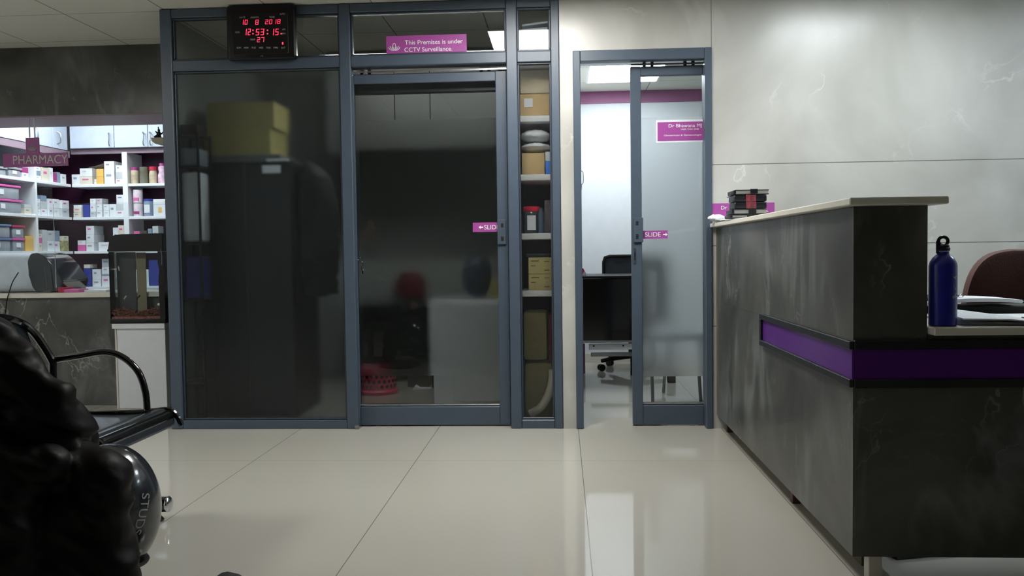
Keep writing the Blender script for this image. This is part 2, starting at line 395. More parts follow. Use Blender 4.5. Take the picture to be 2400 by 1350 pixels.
slab('wall_store_back', M_GREYW, (-2.275, 0.0, 6.70, 6.76, 0, CEIL))
slab('wall_store_right', M_GREYW, (0.0, 0.03, D + 0.1, 6.76, 0, CEIL))
slab('wall_room_left', M_WHITEW, (0.03, 0.06, D + 0.1, 7.9, 0, CEIL))
slab('wall_room_back', M_WHITEW, (0.06, 3.2, 7.66, 7.72, 0, CEIL), label='white rear wall of the room behind the door')
slab('wall_room_right', M_WHITEW, (3.2, 3.26, D + 0.1, 7.9, 0, CEIL))
slab('trim_1', M_MAUVE, (0.06, 3.2, 7.645, 7.66, 2.305, CEIL), label='mauve band along the top of the white rear wall')
slab('baseboard_room', M_CREAM, (0.06, 3.2, 7.645, 7.66, 0, 0.08))
slab('wall_pharmacy_back', M_WHITEW, (-4.6, -2.286, 7.62, 7.70, 0, CEIL))

# ------------------------------------------------------------------ aluminium partition (window_1)
FY0, FY1 = D, D + 0.065
win = struct(root('window_1', (-1.13, D, 0)), 'slate blue aluminium partition with clear top lights and frosted panes')
bm = B()
def fr(x0, x1, z0, z1, y0=FY0, y1=FY1, bev=0.004): box(bm, x0, x1, y0, y1, z0, z1, bev, 1)
PL, PM, P3, PR = (-2.268, -2.203), (-1.236, -1.173), (-0.294, -0.234), (-0.046, 0.0)
fr(*PL, 0, CEIL - .003); fr(*PM, 0, CEIL - .003); fr(*P3, 0, CEIL - .003); fr(*PR, 0, CEIL - .003)
for a, b_ in ((PL, PM), (PM, P3), (P3, PR)):
    fr(a[1], b_[0], 2.358, CEIL - .003, FY0 + .004); fr(a[1], b_[0], 2.056, 2.116, FY0 + .004)
fr(PL[1], PM[0], 0, 0.05, FY0 + .004); fr(P3[1], PR[0], 0, 0.05, FY0 + .004)
fin('frame', bm, M_FRAME, win)
# glazing beads, each pane with its bevelled bead
def pane(x0, x1, z0, z1, m, name='glass_pane', bead=0.011, y=D + 0.034, parent=None, label=None):
    bm = B()
    for a in ((x0, x1, z0, z0 + bead), (x0, x1, z1 - bead, z1), (x0, x0 + bead, z0 + bead, z1 - bead), (x1 - bead, x1, z0 + bead, z1 - bead)):
        box(bm, a[0], a[1], y - 0.016, y + 0.016, a[2], a[3], 0.003, 1)
    fin('glazing_bead', bm, M_FRAMED, parent or win)
    g = B(); box(g, x0 + .004, x1 - .004, y - 0.003, y + 0.003, z0 + .004, z1 - .004)
    o = fin(name, g, m, parent or win, smooth=False)
    if label: o['label'] = label
    return o
pane(PL[1], PM[0], 2.116, 2.358, M_GLASS); pane(PM[1], P3[0], 2.116, 2.358, M_GLASS); pane(P3[1], PR[0], 2.116, 2.358, M_GLASS)
pane(PL[1], PM[0], 0.05, 2.056, M_FROST, label='frosted glass pane')
pane(P3[1], PR[0], 0.05, 2.056, M_FROSTLITE, label='lightly frosted narrow glass pane')

# door track over door_1
bm = B(); box(bm, PM[1], P3[0], D + .05, D + .12, 2.046, 2.058); box(bm, PM[1], P3[0], D + .055, D + .058, 2.030, 2.040)
struct(fin('trim_2', bm, M_STEEL, smooth=False), 'sliding door track above the left glass door')
bm = B(); box(bm, PM[1] - .06, P3[0] + .05, D + .135, D + .18, 1.985, 1.998, .002, 1)
struct(fin('trim_3', bm, M_STEEL), 'pale rail behind the left glass door')
bm = B(); box(bm, PM[1] - .06, P3[0] + .05, D + .14, D + .20, 1.93, 1.984, .002, 1)
struct(fin('trim_4', bm, M_FRAMED), 'dark rail behind the left glass door')

def sliding_leaf(name, x0, x1, z0, z1, stl, str_, rt, rb, film, filmmat, lockx, lockside, label):
    y0, y1 = D + .072, D + .112
    t = struct(root(name, ((x0 + x1) / 2, y0, z0)), label)
    bm = B()
    box(bm, x0, x0 + stl, y0, y1, z0, z1, .003, 1); box(bm, x1 - str_, x1, y0, y1, z0, z1, .003, 1)
    box(bm, x0 + stl, x1 - str_, y0 + .002, y1, z1 - rt, z1, .003, 1); box(bm, x0 + stl, x1 - str_, y0 + .002, y1, z0, z0 + rb, .003, 1)
    fin('door_frame', bm, M_FRAME, t)
    bm = B(); box(bm, x0 + stl - .004, x1 - str_ + .004, y0 + .014, y0 + .034, z0 + rb, z0 + rb + .014, .004, 1)
    fin('bottom_bead', bm, M_STEEL, t)
    g = B(); box(g, x0 + stl - .004, x1 - str_ + .004, y0 + .016, y0 + .022, z0 + rb, z1 - rt); fin('glass_pane', g, M_GLASS, t, smooth=False)
    g = B(); g.faces.new([g.verts.new((x_, y0 + .0235, z_)) for x_, z_ in ((x0 + stl, film[0]), (x1 - str_, film[0]), (x1 - str_, film[1]), (x0 + stl, film[1]))]); o = fin('frosted_film', g, filmmat, t, smooth=False)
    # lock case with two openings and key slot
    bm = B(); lx0, lx1 = lockx
    yf = y0 - .012
    box(bm, lx0, lx1, yf, y0 + .004, 1.045, 1.185, .003, 1)
    lk = fin('lock_case', bm, M_FRAME, t)
    for zc in (1.155, 1.078):
        b2 = B(); xx = lx0 + .012 if lockside < 0 else lx1 - .030
        box(b2, xx, xx + .017, yf - .001, yf + .004, zc - .015, zc + .011, .002, 1); fin('lock_slot', b2, M_BLACKM, lk)
    b2 = B(); xx = lx0 + .012 if lockside < 0 else lx1 - .030
    box(b2, xx, xx + .014, yf - .005, yf + .002, 1.085, 1.092, .001, 1); fin('latch', b2, M_CHROME, lk)
    # rollers
    for xr in (x0 + .10, x1 - .12):
        b2 = B()
        for s in (-.022, .022):
            box(b2, xr + s - .009, xr + s + .009, y0 + .004, y0 + .02, z1, z1 + .022, .002, 1)
        fin('roller_bracket', b2, M_BLACKM, t)
    return t
d1 = sliding_leaf('door_1', -1.205, -0.300, 0.006, 2.026, .030, .062, .055, .108, (0.292, 1.765), M_FILM, (-0.362, -0.312), 1, 'slate blue sliding glass door, closed, with frosted middle')
d2 = sliding_leaf('door_2', 0.398, 0.845, 0.006, 2.030, .058, .045, .052, .112, (0.280, 1.748), M_FILMW, (0.408, 0.462), -1, 'slate blue sliding glass door standing half open')
# long steel pull slot on door_2
bm = B(); box(bm, 0.408, 0.420, D + .066, D + .073, 0.925, 1.015, .002, 1); fin('pull_slot', bm, M_STEEL, d2)
bm = B(); box(bm, 0.4105, 0.4175, D + .064, D + .0665, 0.945, 0.99); fin('slot_recess', bm, M_BLACKM, d2)
# casing of door_2
bm = B(); cz = 2.108
box(bm, 0.075, 0.116, D - .012, D + .10, 0, cz, .004, 1); box(bm, 0.797, 0.834, D - .012, D + .055, 0, cz, .004, 1)
box(bm, 0.116, 0.797, D - .010, D + .055, 2.048, cz, .004, 1)
struct(fin('trim_5', bm, M_FRAME), 'slate blue aluminium casing round the half open door')
bm = B(); box(bm, 0.116, 0.95, D + .06, D + .12, 2.052, 2.062); box(bm, 0.40, 0.84, D + .066, D + .069, 2.034, 2.044)
struct(fin('trim_6', bm, M_STEEL, smooth=False), 'sliding door track above the half open door')
bm = B(); box(bm, -0.297, -0.294, D + .07, D + .11, 0, 2.04)
# little bumper at foot of middle post
t = fin('floor_guide', rbox(-1.19, -1.165, D - .012, D + .06, 0.0, 0.022, 0, .003), M_STEEL); tag(t, 'small metal door guide on the floor at the foot of the middle post', 'door guide')

# handle on inner side of the casing
t = root('pull_handle', (0.125, D + .14, 1.36), 'chrome loop handle on the left side of the half open doorway', 'handle')
bm = B(); a = [atY(px, py, D + .14) for px, py in ((1361, 400), (1366, 403), (1367, 412), (1367, 426), (1364, 432), (1360, 428))]
tube(bm, smoothpath(a, 5), .0022, 8); fin('loop', bm, M_STEEL, t)
bm = B(); a = [atY(px, py, D + .14) for px, py in ((1363, 433), (1363, 442), (1361, 448), (1357, 451))]
tube(bm, smoothpath(a, 5), .0016, 8); fin('keeper', bm, M_STEEL, t)
bm = B(); p = atY(1358, 425, D + .14); box(bm, 0.112, 0.118, D + .11, D + .16, 1.32, 1.44, .001, 1); fin('mounting_plate', bm, M_STEEL, t)

# ------------------------------------------------------------------ stickers and signs on the partition
def sticker(name, px0, py0, px1, py1, Y, m, label, cat='sign', th=.0012, group=None):
    a, b_ = atY(px0, py0, Y), atY(px1, py1, Y)
    t = root(name, ((a.x + b_.x) / 2, Y, b_.z), label, cat, group)
    bm = B(); box(bm, a.x, b_.x, Y - th, Y, b_.z, a.z); fin('panel', bm, m, t, smooth=False)
    return t, a, b_
GS = D + .030
t, a, b_ = sticker('warning_sticker', 905, 85, 1094, 128, GS, M_PURPLE, 'purple sticker with lotus emblem and two lines of white writing on the top glass', 'sticker')
lotus('emblem', atY(922, 0, GS).x, b_.z + .034, .066, GS - .003, M_SIGNTX, t)
text('lettering', 'This Premises is under', atY(947, 0, GS).x, atY(1083, 0, GS).x, b_.z + .064, .024, GS - .002, M_SIGNTX, t)
text('lettering', 'CCTV Surveillance.', atY(946, 0, GS).x, atY(1058, 0, GS).x, b_.z + .024, .024, GS - .002, M_SIGNTX, t)
GD = D + .087
t, a, b_ = sticker('slide_sticker', 1108, 522, 1170, 543, GD, M_PURPLE, 'small purple slide sticker beside the lock of the closed glass door', 'sticker', group=None)
text('lettering', 'SLIDE', atY(1127, 0, GD).x, atY(1163, 0, GD).x, b_.z + .014, .025, GD - .002, M_SIGNTX, t)
def arrow(cx, cz, s, y, parent):
    bm = B(); poly = [(-1, -.28), (0.1, -.28), (0.1, -.75), (1, 0), (0.1, .75), (0.1, .28), (-1, .28)]
    prism(bm, [(cx + px * s * .5, cz + pz * abs(s) * .5) for px, pz in poly], y - .002, y); fin('arrow', bm, M_SIGNTX, parent, smooth=False)
arrow(atY(1119, 0, GD).x, (a.z + b_.z) / 2, -.026, GD - .0008, t)
t, a, b_ = sticker('slide_sticker', 1500, 541, 1565, 559, GD, M_PURPLE, 'small purple slide sticker beside the lock of the half open glass door', 'sticker')
text('lettering', 'SLIDE', atY(1508, 0, GD).x, atY(1545, 0, GD).x, b_.z + .012, .025, GD - .002, M_SIGNTX, t)
arrow(atY(1556, 0, GD).x, (a.z + b_.z) / 2, .026, GD - .0008, t)
t, a, b_ = sticker('name_plate', 1537, 282, 1668, 332, GD, M_WHITE, 'purple doctor name plate with white border on the half open glass door', 'name plate', th=.002)
bm = B(); c0, c1 = atY(1541, 287, GD), atY(1668, 328, GD); box(bm, c0.x, c1.x, GD - .004, GD - .0021, c1.z, c0.z); fin('purple_panel', bm, M_PURPLE, t, smooth=False)
text('lettering', 'Dr Bhawana MJ', atY(1565, 0, GD).x, atY(1643, 0, GD).x, c0.z - .030, .018, GD - .0045, M_SIGNTX, t)
text('lettering', 'MBBS, DGO, DNB', atY(1594, 0, GD).x, atY(1636, 0, GD).x, c0.z - .046, .008, GD - .0045, M_SIGNTX, t)
text('lettering', 'Obstetrician & Gynaecologist', atY(1554, 0, GD).x, atY(1643, 0, GD).x, c0.z - .078, .008, GD - .0045, M_SIGNTX, t)

# key hanging in the middle post
t = root('key', (-1.15, D + .045, .97), 'small key ring and key hanging from the lock in the middle post', 'key')
KY = D + .055
bm = B(); tube(bm, [atY(829, 609, KY), atY(843, 609, KY)], .0022, 8); fin('key_in_lock', bm, M_CHROME, t)
bm = B(); c = atY(846, 608, KY); tube(bm, [c + Vector((math.cos(q) * .011, 0, math.sin(q) * .011)) for q in [2 * PI * k / 16 for k in range(16)]], .0018, 6, closed=True); fin('ring', bm, M_CHROME, t)
bm = B(); tube(bm, smoothpath([atY(px, py, KY) for px, py in ((848, 613), (850, 619), (848, 624), (848, 634))], 4), .002, 6)
c = atY(849, 637, KY); box(bm, c.x - .002, c.x + .007, KY - .001, KY + .001, c.z - .012, c.z + .010, .0005, 1); fin('hanging_key', bm, M_CHROME, t)

# ------------------------------------------------------------------ digital clock
CK = D - .05
M_LED = emis('red_led', (1.0, 0.03, 0.07), 2.2)
M_LABEL = mat('faint_clock_print', (200, 190, 186), 0.6)
t = root('digital_clock', (-1.665, CK, 2.10), 'black digital wall clock with red figures mounted over the partition top', 'clock')
bm = B(); box(bm, -1.862, -1.468, CK, D - .001, 2.098, 2.403, .022, 3); fin('case', bm, M_BLACK, t)
bm = B(); box(bm, -1.820, -1.508, CK - .003, CK + .003, 2.128, 2.352, .002, 1); fin('display_window', bm, M_BLACK, t)
SEG = {'0': 'abcdef', '1': 'bc', '2': 'abged', '3': 'abgcd', '4': 'fgbc', '5': 'afgcd', '6': 'afgedc', '7': 'abc', '8': 'abcdefg', '9': 'abcdfg'}
def digits(name, s, px0, px1, py0, py1):
    y = CK - .004; a, b_ = atY(px0, py1, y), atY(px1, py0, y); h = b_.z - a.z
    units = sum(0.45 if ch in ':.' else 1 for ch in s); wd = (b_.x - a.x) / units; bm = B(); x = a.x; z0 = a.z; tk = h * .13
    for ch in s:
        if ch in ':.':
            for zz in ((.25, .7) if ch == ':' else (.05,)):
                box(bm, x + wd * .12 + zz * h * .12, x + wd * .12 + zz * h * .12 + tk, y - .001, y, z0 + zz * h, z0 + zz * h + tk)
            x += .45 * wd; continue
        W, g = wd * .72, tk * .15
        R = {'a': (0, W, h - tk, h), 'g': (0, W, h / 2 - tk / 2, h / 2 + tk / 2), 'd': (0, W, 0, tk), 'f': (0, tk, h / 2, h), 'b': (W - tk, W, h / 2, h), 'e': (0, tk, 0, h / 2), 'c': (W - tk, W, 0, h / 2)}
        for k in SEG[ch]:
            q = R[k]; sh = lambda z: (z - 0) * .12
            lo, hi = q[2] + g, q[3] - g
            vs = [bm.verts.new((x + qx + sh(qz), y - dy, z0 + qz)) for dy in (0, .001) for qx, qz in ((q[0] + g, lo), (q[1] - g, lo), (q[1] - g, hi), (q[0] + g, hi))]
            bm.faces.new(vs[:4]); bm.faces.new(vs[4:])
            for i in range(4): bm.faces.new((vs[i], vs[(i + 1) % 4], vs[4 + (i + 1) % 4], vs[4 + i]))
        x += wd
    return fin(name, bm, M_LED, t, smooth=False)
digits('date_digits', '10', 564, 582, 46, 58); digits('month_digits', '8', 598, 608, 46, 58); digits('year_digits', '2018', 621, 659, 45, 57)
digits('hour_digits', '12', 571, 589, 67, 83); digits('minute_digits', '53', 599, 621, 67, 83); digits('second_digits', '15', 634, 655, 67, 83)
for px_ in (593, 627):
    bm = B()
    for py_ in (71, 79):
        p = atY(px_, py_, CK - .004); box(bm, p.x - .003, p.x + .003, CK - .005, CK - .0035, p.z - .003, p.z + .003)
    fin('colon', bm, M_LED, t, smooth=False)
bm = B(); p = atY(659, 79, CK - .004); box(bm, p.x - .003, p.x + .003, CK - .005, CK - .0035, p.z - .003, p.z + .003); fin('meridiem_dot', bm, M_LED, t, smooth=False); digits('temperature_digits', '27', 602, 621, 87, 99)
def clab(s, px0, px1, py1, h=4):
    y = CK - .004; text('print', s, atY(px0, 50, y).x, atY(px1, 50, y).x, atY(px0, py1, y).z, h * .00235, y, M_LABEL, t)
clab('DATE', 562, 575, 43); clab('MONTH', 588, 606, 43); clab('YEAR', 631, 644, 42); clab('AUTO', 656, 668, 35)
clab('TIME', 550, 561, 78); clab('TEMP', 585, 597, 95); clab('AM', 661, 668, 71); clab('PM', 661, 668, 81)
for i, s in enumerate(('SUN', 'MON', 'TUE', 'WED', 'THU', 'FRI', 'SAT')): clab(s, 553 + i * 17.4, 563 + i * 17.4, 114)
bm = B(); p = atY(663, 101, CK - .004); box(bm, p.x - .004, p.x + .002, CK - .006, CK - .003, p.z - .008, p.z + .006); fin('day_marker', bm, M_LED, t)
bm = B(); p = atY(614, 133, CK); tube(bm, [(p.x + math.cos(q) * .006, CK - .002, p.z + math.sin(q) * .006) for q in [PI * k / 8 for k in range(9)]], .0015, 6); fin('maker_emblem', bm, M_STEEL, t)

# ------------------------------------------------------------------ store room contents
# dark wardrobe with boxes on top, seen through the frosted pane
SY = 5.15
a, b_ = atY(464, 382, SY), atY(700, 980, SY)
t = root('tall_cabinet', ((a.x + b_.x) / 2, SY, 0), 'tall black cabinet standing behind the wide frosted pane', 'cabinet')
M_CAB = mat('black_cabinet_laminate', (9, 11, 14), 0.5)
bm = B(); box(bm, a.x, b_.x, SY, SY + .5, 0, a.z, .004, 1); fin('body', bm, M_CAB, t)
bm = B(); box(bm, a.x + .006, (a.x + b_.x) / 2 - .002, SY - .018, SY - .001, .05, a.z - .01, .003, 1); fin('door', bm, M_CAB, t)
bm = B(); box(bm, (a.x + b_.x) / 2 + .002, b_.x - .006, SY - .018, SY - .001, .05, a.z - .01, .003, 1); fin('door', bm, M_CAB, t)
topz = a.z
bx = root('cardboard_box', (0, 0, 0)); COL.objects.unlink(bx); bpy.data.objects.remove(bx)
M_YOL = mat('olive_carton', (150, 140, 86), 0.8, var=.1, scale=6)
a, b_ = atY(473, 292, SY), atY(632, 352, SY)
o = fin('cardboard_box', rbox(a.x, b_.x, SY + .02, SY + .35, topz + .045, topz + .045 + (a.z - b_.z)), M_YOL); tag(o, 'olive brown carton lying on the tall black cabinet, lower of two', 'cardboard box', 'cartons on the tall cabinet')
a2, b2 = atY(478, 232, SY), atY(636, 291, SY)
o = fin('cardboard_box', rbox(a2.x, b2.x, SY + .03, SY + .35, topz + .046 + (a.z - b_.z), topz + .046 + (a.z - b_.z) + (a2.z - b2.z), .03), M_YOL); tag(o, 'olive brown carton on top of the other, near the ceiling of the store room', 'cardboard box', 'cartons on the tall cabinet')
o = fin('paper_stack', rbox(a.x + .02, b_.x + .06, SY + .01, SY + .34, topz + .001, topz + .044), mat('grey_paper', (96, 98, 98), .7)); tag(o, 'grey bundle lying under the cartons on the tall black cabinet', 'papers')
a, b_ = atY(565, 376, SY - .02), atY(665, 386, SY - .02)
o = fin('paper_stack', rbox(b_.x - .11, b_.x + .02, SY - .012, SY + .02, topz + .001, topz + .014), M_PAPER); tag(o, 'white envelope sticking out over the top edge of the tall black cabinet', 'papers')
a, b_ = atY(615, 388, SY - .02), atY(658, 405, SY - .02)
o = fin('paper_label', rbox(a.x, b_.x, SY - .021, SY - .0185, b_.z, a.z, 0, 0), M_PAPER); tag(o, 'white label stuck on the top of the tall black cabinet', 'label')
# hanging black garment on the cabinet's right side
bm = B(); a = atY(700, 385, SY - .05)
tube(bm, [(a.x - .02, SY + .10, topz - .02), (a.x + .05, SY + .10, topz - .09), (a.x + .06, SY + .09, topz - .3), (a.x + .075, SY + .08, topz - .55), (a.x + .08, SY + .10, .75)], [.05, .10, .115, .12, .11], 12)
tube(bm, [(a.x + .115, SY + .08, topz - .12), (a.x + .15, SY + .06, topz - .3), (a.x + .16, SY + .05, topz - .56), (a.x + .13, SY + .03, topz - .8)], [.05, .06, .055, .045], 10)
o = remeshed('hanging_jacket', bm, mat('dark_garment', (12, 13, 15), .8), None, .02, 4, .012, .09); tag(o, 'black jacket hanging at the right side of the tall cabinet', 'jacket')
# white strip items at the left
a, b_ = atY(428, 402, SY - .1), atY(458, 565, SY - .1)
sx0, sx1 = -2.255, -2.17
t = root('wire_rack', (-2.215, SY - .1, 0), 'narrow dark rack at the left edge behind the frosted pane', 'rack')
bm = B()
for z in (.25, .745, 1.085, 1.535, 1.72):
    box(bm, sx0, -2.12, SY - .22, SY - .03, z - .012, z)
for x in (sx0, -2.132):
    for y in (SY - .22, SY - .045): box(bm, x, x + .012, y, y + .012, 0, 1.73)
fin('rack_frame', bm, M_CAB, t)
o = fin('paper_roll', rbox(sx0 + .014, -2.135, SY - .20, SY - .05, 1.086, 1.50, 0, .02, 3), M_PAPER); tag(o, 'tall white pack on the narrow dark rack', 'package')
o = fin('blue_pack', rbox(sx0 + .014, -2.135, SY - .20, SY - .05, .746, 1.0, 0, .02, 3), mat('blue_pack', (40, 44, 130), .5)); tag(o, 'dark blue pack below the tall white pack on the narrow rack', 'package')
o = fin('white_pack', rbox(sx0 + .014, -2.135, SY - .20, SY - .05, 1.536, 1.64, 0, .01, 2), mat('blue_grey_pack', (130, 140, 150), .5)); tag(o, 'blue grey pack on the upper level of the narrow rack', 'package')
o = fin('black_pack', rbox(sx0 + .014, -2.135, SY - .20, SY - .05, 1.721, 1.78, 0, .01, 2), M_BLACKM); tag(o, 'black pack on the top of the narrow rack', 'package')
# grey wall cupboards at the top of the door view
t = root('wall_cupboard', (-.85, 5.9, 1.72), 'grey wall cupboard with plain doors high up behind the closed sliding door', 'cupboard')
M_CUP = mat('grey_cupboard', (66, 68, 66), .5)
bm = B(); box(bm, -1.62, -.42, 5.92, 6.3, 1.70, 2.40); fin('body', bm, M_CUP, t)
s1, s2 = atY(925, 250, 5.9).x, atY(1008, 250, 5.9).x
for x0, x1 in ((-1.62, s1), (s1, s2), (s2, -.42)):
    fin('door', rbox(x0 + .002, x1 - .002, 5.90, 5.918, 1.70, 2.40, 0, .002), M_CUP, t)
# white cabinet on floor
a, b_ = atZ(1017, 947, 0), atZ(1150, 947, 0)
t = root('white_cabinet', (-.66, 5.59, 0), 'low white cabinet on the floor behind the closed sliding door', 'cabinet')
zt = atY(1060, 702, 5.59).z
bm = B(); box(bm, a.x, -.34, 5.59, 6.05, 0, zt, .004, 1); fin('body', bm, M_WHITE, t)
fin('door', rbox(a.x + .13, -.345, 5.574, 5.589, .02, zt - .02, 0, .003), M_WHITE, t)
o = fin('cream_carton', rbox(-.46, -.34, 5.6, 5.95, zt + .002, zt + .12), M_YKRAFT); tag(o, 'cream carton standing on the low white cabinet', 'carton')
t2 = root('bag', (-.62, 5.75, zt), 'blue grey bag with light patch on the low white cabinet', 'bag')
bm = B(); ellipsoid(bm, (-.56, 5.85, zt + .15), (.10, .08, .15)); pinch(bm, lambda v: setattr(v.co, 'z', max(v.co.z, zt + .122 if v.co.x > -.47 else zt + .001))); o = fin('cloth', bm, mat('blue_grey_bag', (52, 60, 76), .6), t2)
# black crate/table and dark red garment, basket, papers
M_RED = mat('dark_red_cloth', (86, 16, 28), .8)
t = root('small_table', (-1.2, 6.2, 0), 'small dark table in the store room holding a dark red bag', 'table')
bm = B(); box(bm, -1.55, -.92, 6.25, 6.65, .60, .64, .003, 1); fin('table_top', bm, M_CAB, t)
for x in (-1.53, -.97):
    for y in (6.27, 6.60): fin('leg', rbox(x, x + .035, y, y + .035, 0, .599, 0, .002), M_CAB, t)
bm = B(); tube(bm, smoothpath([(-1.10, 6.44, .675), (-1.09, 6.44, .76), (-1.08, 6.44, .87)], 4), [.09, .12, .13, .12, .11, .12, .11, .08, .05][:9], 14)
o = remeshed('handbag', bm, M_RED, None, .015, 3, .008, .06); tag(o, 'dark red bag standing on the small dark table', 'bag')
t = root('laundry_basket', (-1.36, 6.0, 0), 'pink plastic basket with round holes on the store room floor', 'basket')
M_PINK = mat('pink_plastic', (206, 40, 92), .35); M_HOLE = mat('dark_hole', (22, 12, 14), .8)
bc = atZ(880, 925, 0); bc = Vector((bc.x, 6.06, 0)); r0 = .145
bm = B(); lathe(bm, [(r0, 0), (r0 + .002, .02), (r0 - .012, .035), (r0 - .016, .20), (r0 + .0, .21), (r0 - .008, .21), (r0 - .024, .19), (r0 - .02, .03), (.01, .02)], bc, 40); fin('shell', bm, M_PINK, t)
bm = B()
for j, z in enumerate((.058, .094, .130, .166)):
    for k in range(22):
        q = 2 * PI * (k + .5 * (j % 2)) / 22; r = r0 - .0135 - (z - .035) * .02
        c = bc + Vector((math.cos(q) * r, math.sin(q) * r, z)); n = Vector((math.cos(q), math.sin(q), 0)); s = Vector((-math.sin(q), math.cos(q), 0))
        f = [bm.verts.new(c + n * .0015 + s * math.cos(w2) * .0125 + Vector((0, 0, math.sin(w2) * .0125))) for w2 in [2 * PI * i / 10 for i in range(10)]]
        g = [bm.verts.new(v.co - n * .006) for v in f]; bm.faces.new(f); bm.faces.new(g)
        for i in range(10): bm.faces.new((f[i], f[(i + 1) % 10], g[(i + 1) % 10], g[i]))
o = fin('ventilation_hole', bm, M_HOLE, t); o['kind'] = 'stuff'
bm = B(); box(bm, -1.16, -1.0, 6.30, 6.6, .0, .09, .003, 1); o = fin('floor_box', bm, M_BLACKM); tag(o, 'flat black box on the floor beside the pink basket', 'box')
bm = B(); p0, p1 = atZ(965, 915, 0), atZ(1012, 910, 0)
prism(bm, [(p0.x, .001), (p0.x + .02, .03), (p0.x + .05, .012), (p1.x, .010), (p1.x, .001)], 6.17, 6.24); o = fin('crumpled_paper', bm, M_PAPER); tag(o, 'crumpled white paper on the floor right of the pink basket', 'paper')

# shelf unit behind the narrow pane
UY = D + .16
t = root('shelf_unit', (-.14, UY, 0), 'narrow white shelf unit packed with cartons behind the narrow pane', 'shelf unit')
M_SHW = mat('white_shelf_board', (240, 242, 242), .5)
bm = B(); box(bm, -.245, -.235, UY, UY + .38, 0, 2.10); box(bm, -.045, -.035, UY, UY + .38, 0, 2.10); fin('side_panel', bm, mat('grey_side', (58, 68, 80), .5), t)
bm = B(); box(bm, -.25, -.03, UY + .38, UY + .39, 0, 2.10); fin('back_panel', bm, mat('dark_back', (38, 44, 52), .6), t)
ZS = [atY(1240, py, UY).z for py in (271, 409, 547, 681)]
for z in ZS + [2.095]: fin('shelf', rbox(-.234, -.046, UY, UY + .37, z - .036, z, 0, .003), M_SHW, t)
zt = 2.096
o = fin('document_box', rbox(-.225, -.06, UY - .005, UY + .28, zt, zt + .17, 0, .003), mat('grey_board', (120, 122, 122), .6)); tag(o, 'grey document box on top of the narrow shelf unit', 'box')
for k, (r_, lab) in enumerate(((.0, 'flat white envelope lying on the grey document box'), (-.0, 'tilted white folder on top of the flat envelope'))):
    bm = B(); z0 = zt + .171 + k * .022
    prism(bm, [(-.222 + .012 * k, z0 + .001), (-.066 + .004 * k, z0 + .001 + (.0 if k == 0 else .016)), (-.066 + .004 * k, z0 + .016 + .012 * k), (-.222 + .012 * k, z0 + (.006 if k == 0 else .012))], UY - .01, UY + .2)
    o = fin('envelope', bm, M_PAPER); tag(o, lab, 'envelope', 'papers on the shelf unit')
def on_unit(name, x0, x1, z, h, m, lab, cat, dep=.25, rz=0, bev=.003, dy=.012):
    o = fin(name, rbox(x0, x1, UY + dy, UY + dy + dep, z + .0006, z + h, rz, bev, 2), m); return tag(o, lab, cat)
z = ZS[0]; t = root('cardboard_box', (-.14, UY, z), 'brown carton with white label on the top shelf of the narrow unit', 'cardboard box', 'cartons in the narrow unit')
fin('carton', rbox(-.230, -.050, UY + .012, UY + .28, z + .0006, z + .125, 0, .003), M_KRAFT, t)
fin('paper_label', rbox(-.205, -.155, UY + .0095, UY + .0118, z + .05, z + .10, 0, 0), M_PAPER, t)
o = on_unit('cardboard_box', -.228, -.052, z + .127, .135, mat('pale_carton', (196, 184, 156), .75), 'pale cream carton with slumped flaps on the brown carton, narrow unit', 'cardboard box', bev=.012); o['group'] = 'cartons in the narrow unit'
z = ZS[1]
o = on_unit('cardboard_box', -.222, -.090, z, .125, M_KRAFT, 'plain tan carton on the second shelf of the narrow unit', 'cardboard box'); o['group'] = 'cartons in the narrow unit'
t = root('blue_carton', (-.07, UY, z), 'blue and white carton standing beside the plain tan carton', 'carton')
fin('lower_band', rbox(-.086, -.048, UY + .012, UY + .2, z + .0006, z + .075, 0, .002), mat('bright_blue_card', (36, 100, 180), .5), t)
fin('upper_band', rbox(-.086, -.048, UY + .012, UY + .2, z + .0755, z + .130, 0, .002), M_PAPER, t)
M_BAG = mat('white_plastic_bag', (224, 228, 230), .35, bump=.8, scale=8, bscale=22)
for k, (zz, rr, lab) in enumerate(((.1365, .026, 'white plastic bag lying flat on the tan carton, lower one'), (.192, .038, 'puffy white plastic bag at the top under the first shelf'))):
    bm = B(); ellipsoid(bm, (-.142, UY + .11, z + zz + rr), (.090, .10, rr)); 
    pinch(bm, lambda v: v.co.__setitem__(2, v.co.z + .008 * mnoise.noise(v.co * 40)))
    zmin = min(v.co.z for v in bm.verts)
    for v in bm.verts: v.co.z += (z + zz - zmin) - .0
    o = fin('plastic_bag', bm, M_BAG); tag(o, lab, 'plastic bag', 'plastic bags in the narrow unit')
z = ZS[2]
t = root('jar', (-.17, UY + .07, z), 'jar with red lid and white label on the third shelf of the narrow unit', 'jar')
bm = B(); lathe(bm, [(.044, .0005), (.048, .01), (.048, .115), (.042, .128)], (-.172, UY + .075, z), 24); fin('body', bm, mat('smoky_plastic', (54, 60, 66), .2), t)
bm = B(); lathe(bm, [(.047, .1285), (.049, .132), (.049, .155), (.044, .158)], (-.172, UY + .075, z), 24); fin('lid', bm, mat('crimson_lid', (176, 22, 54), .35), t)
bm = B(); box(bm, -.196, -.146, UY + .0245, UY + .0265, z + .02, z + .105); fin('paper_label', bm, M_PAPER, t, smooth=False)
t = root('bottle', (-.12, UY + .05, z), 'slate blue bottle between the red lidded jar and the dark packet', 'bottle')
bm = B(); lathe(bm, [(.017, .0005), (.018, .01), (.018, .12), (.010, .14), (.010, .15)], (-.116, UY + .05, z), 16); fin('body', bm, mat('slate_bottle', (62, 78, 96), .3), t)
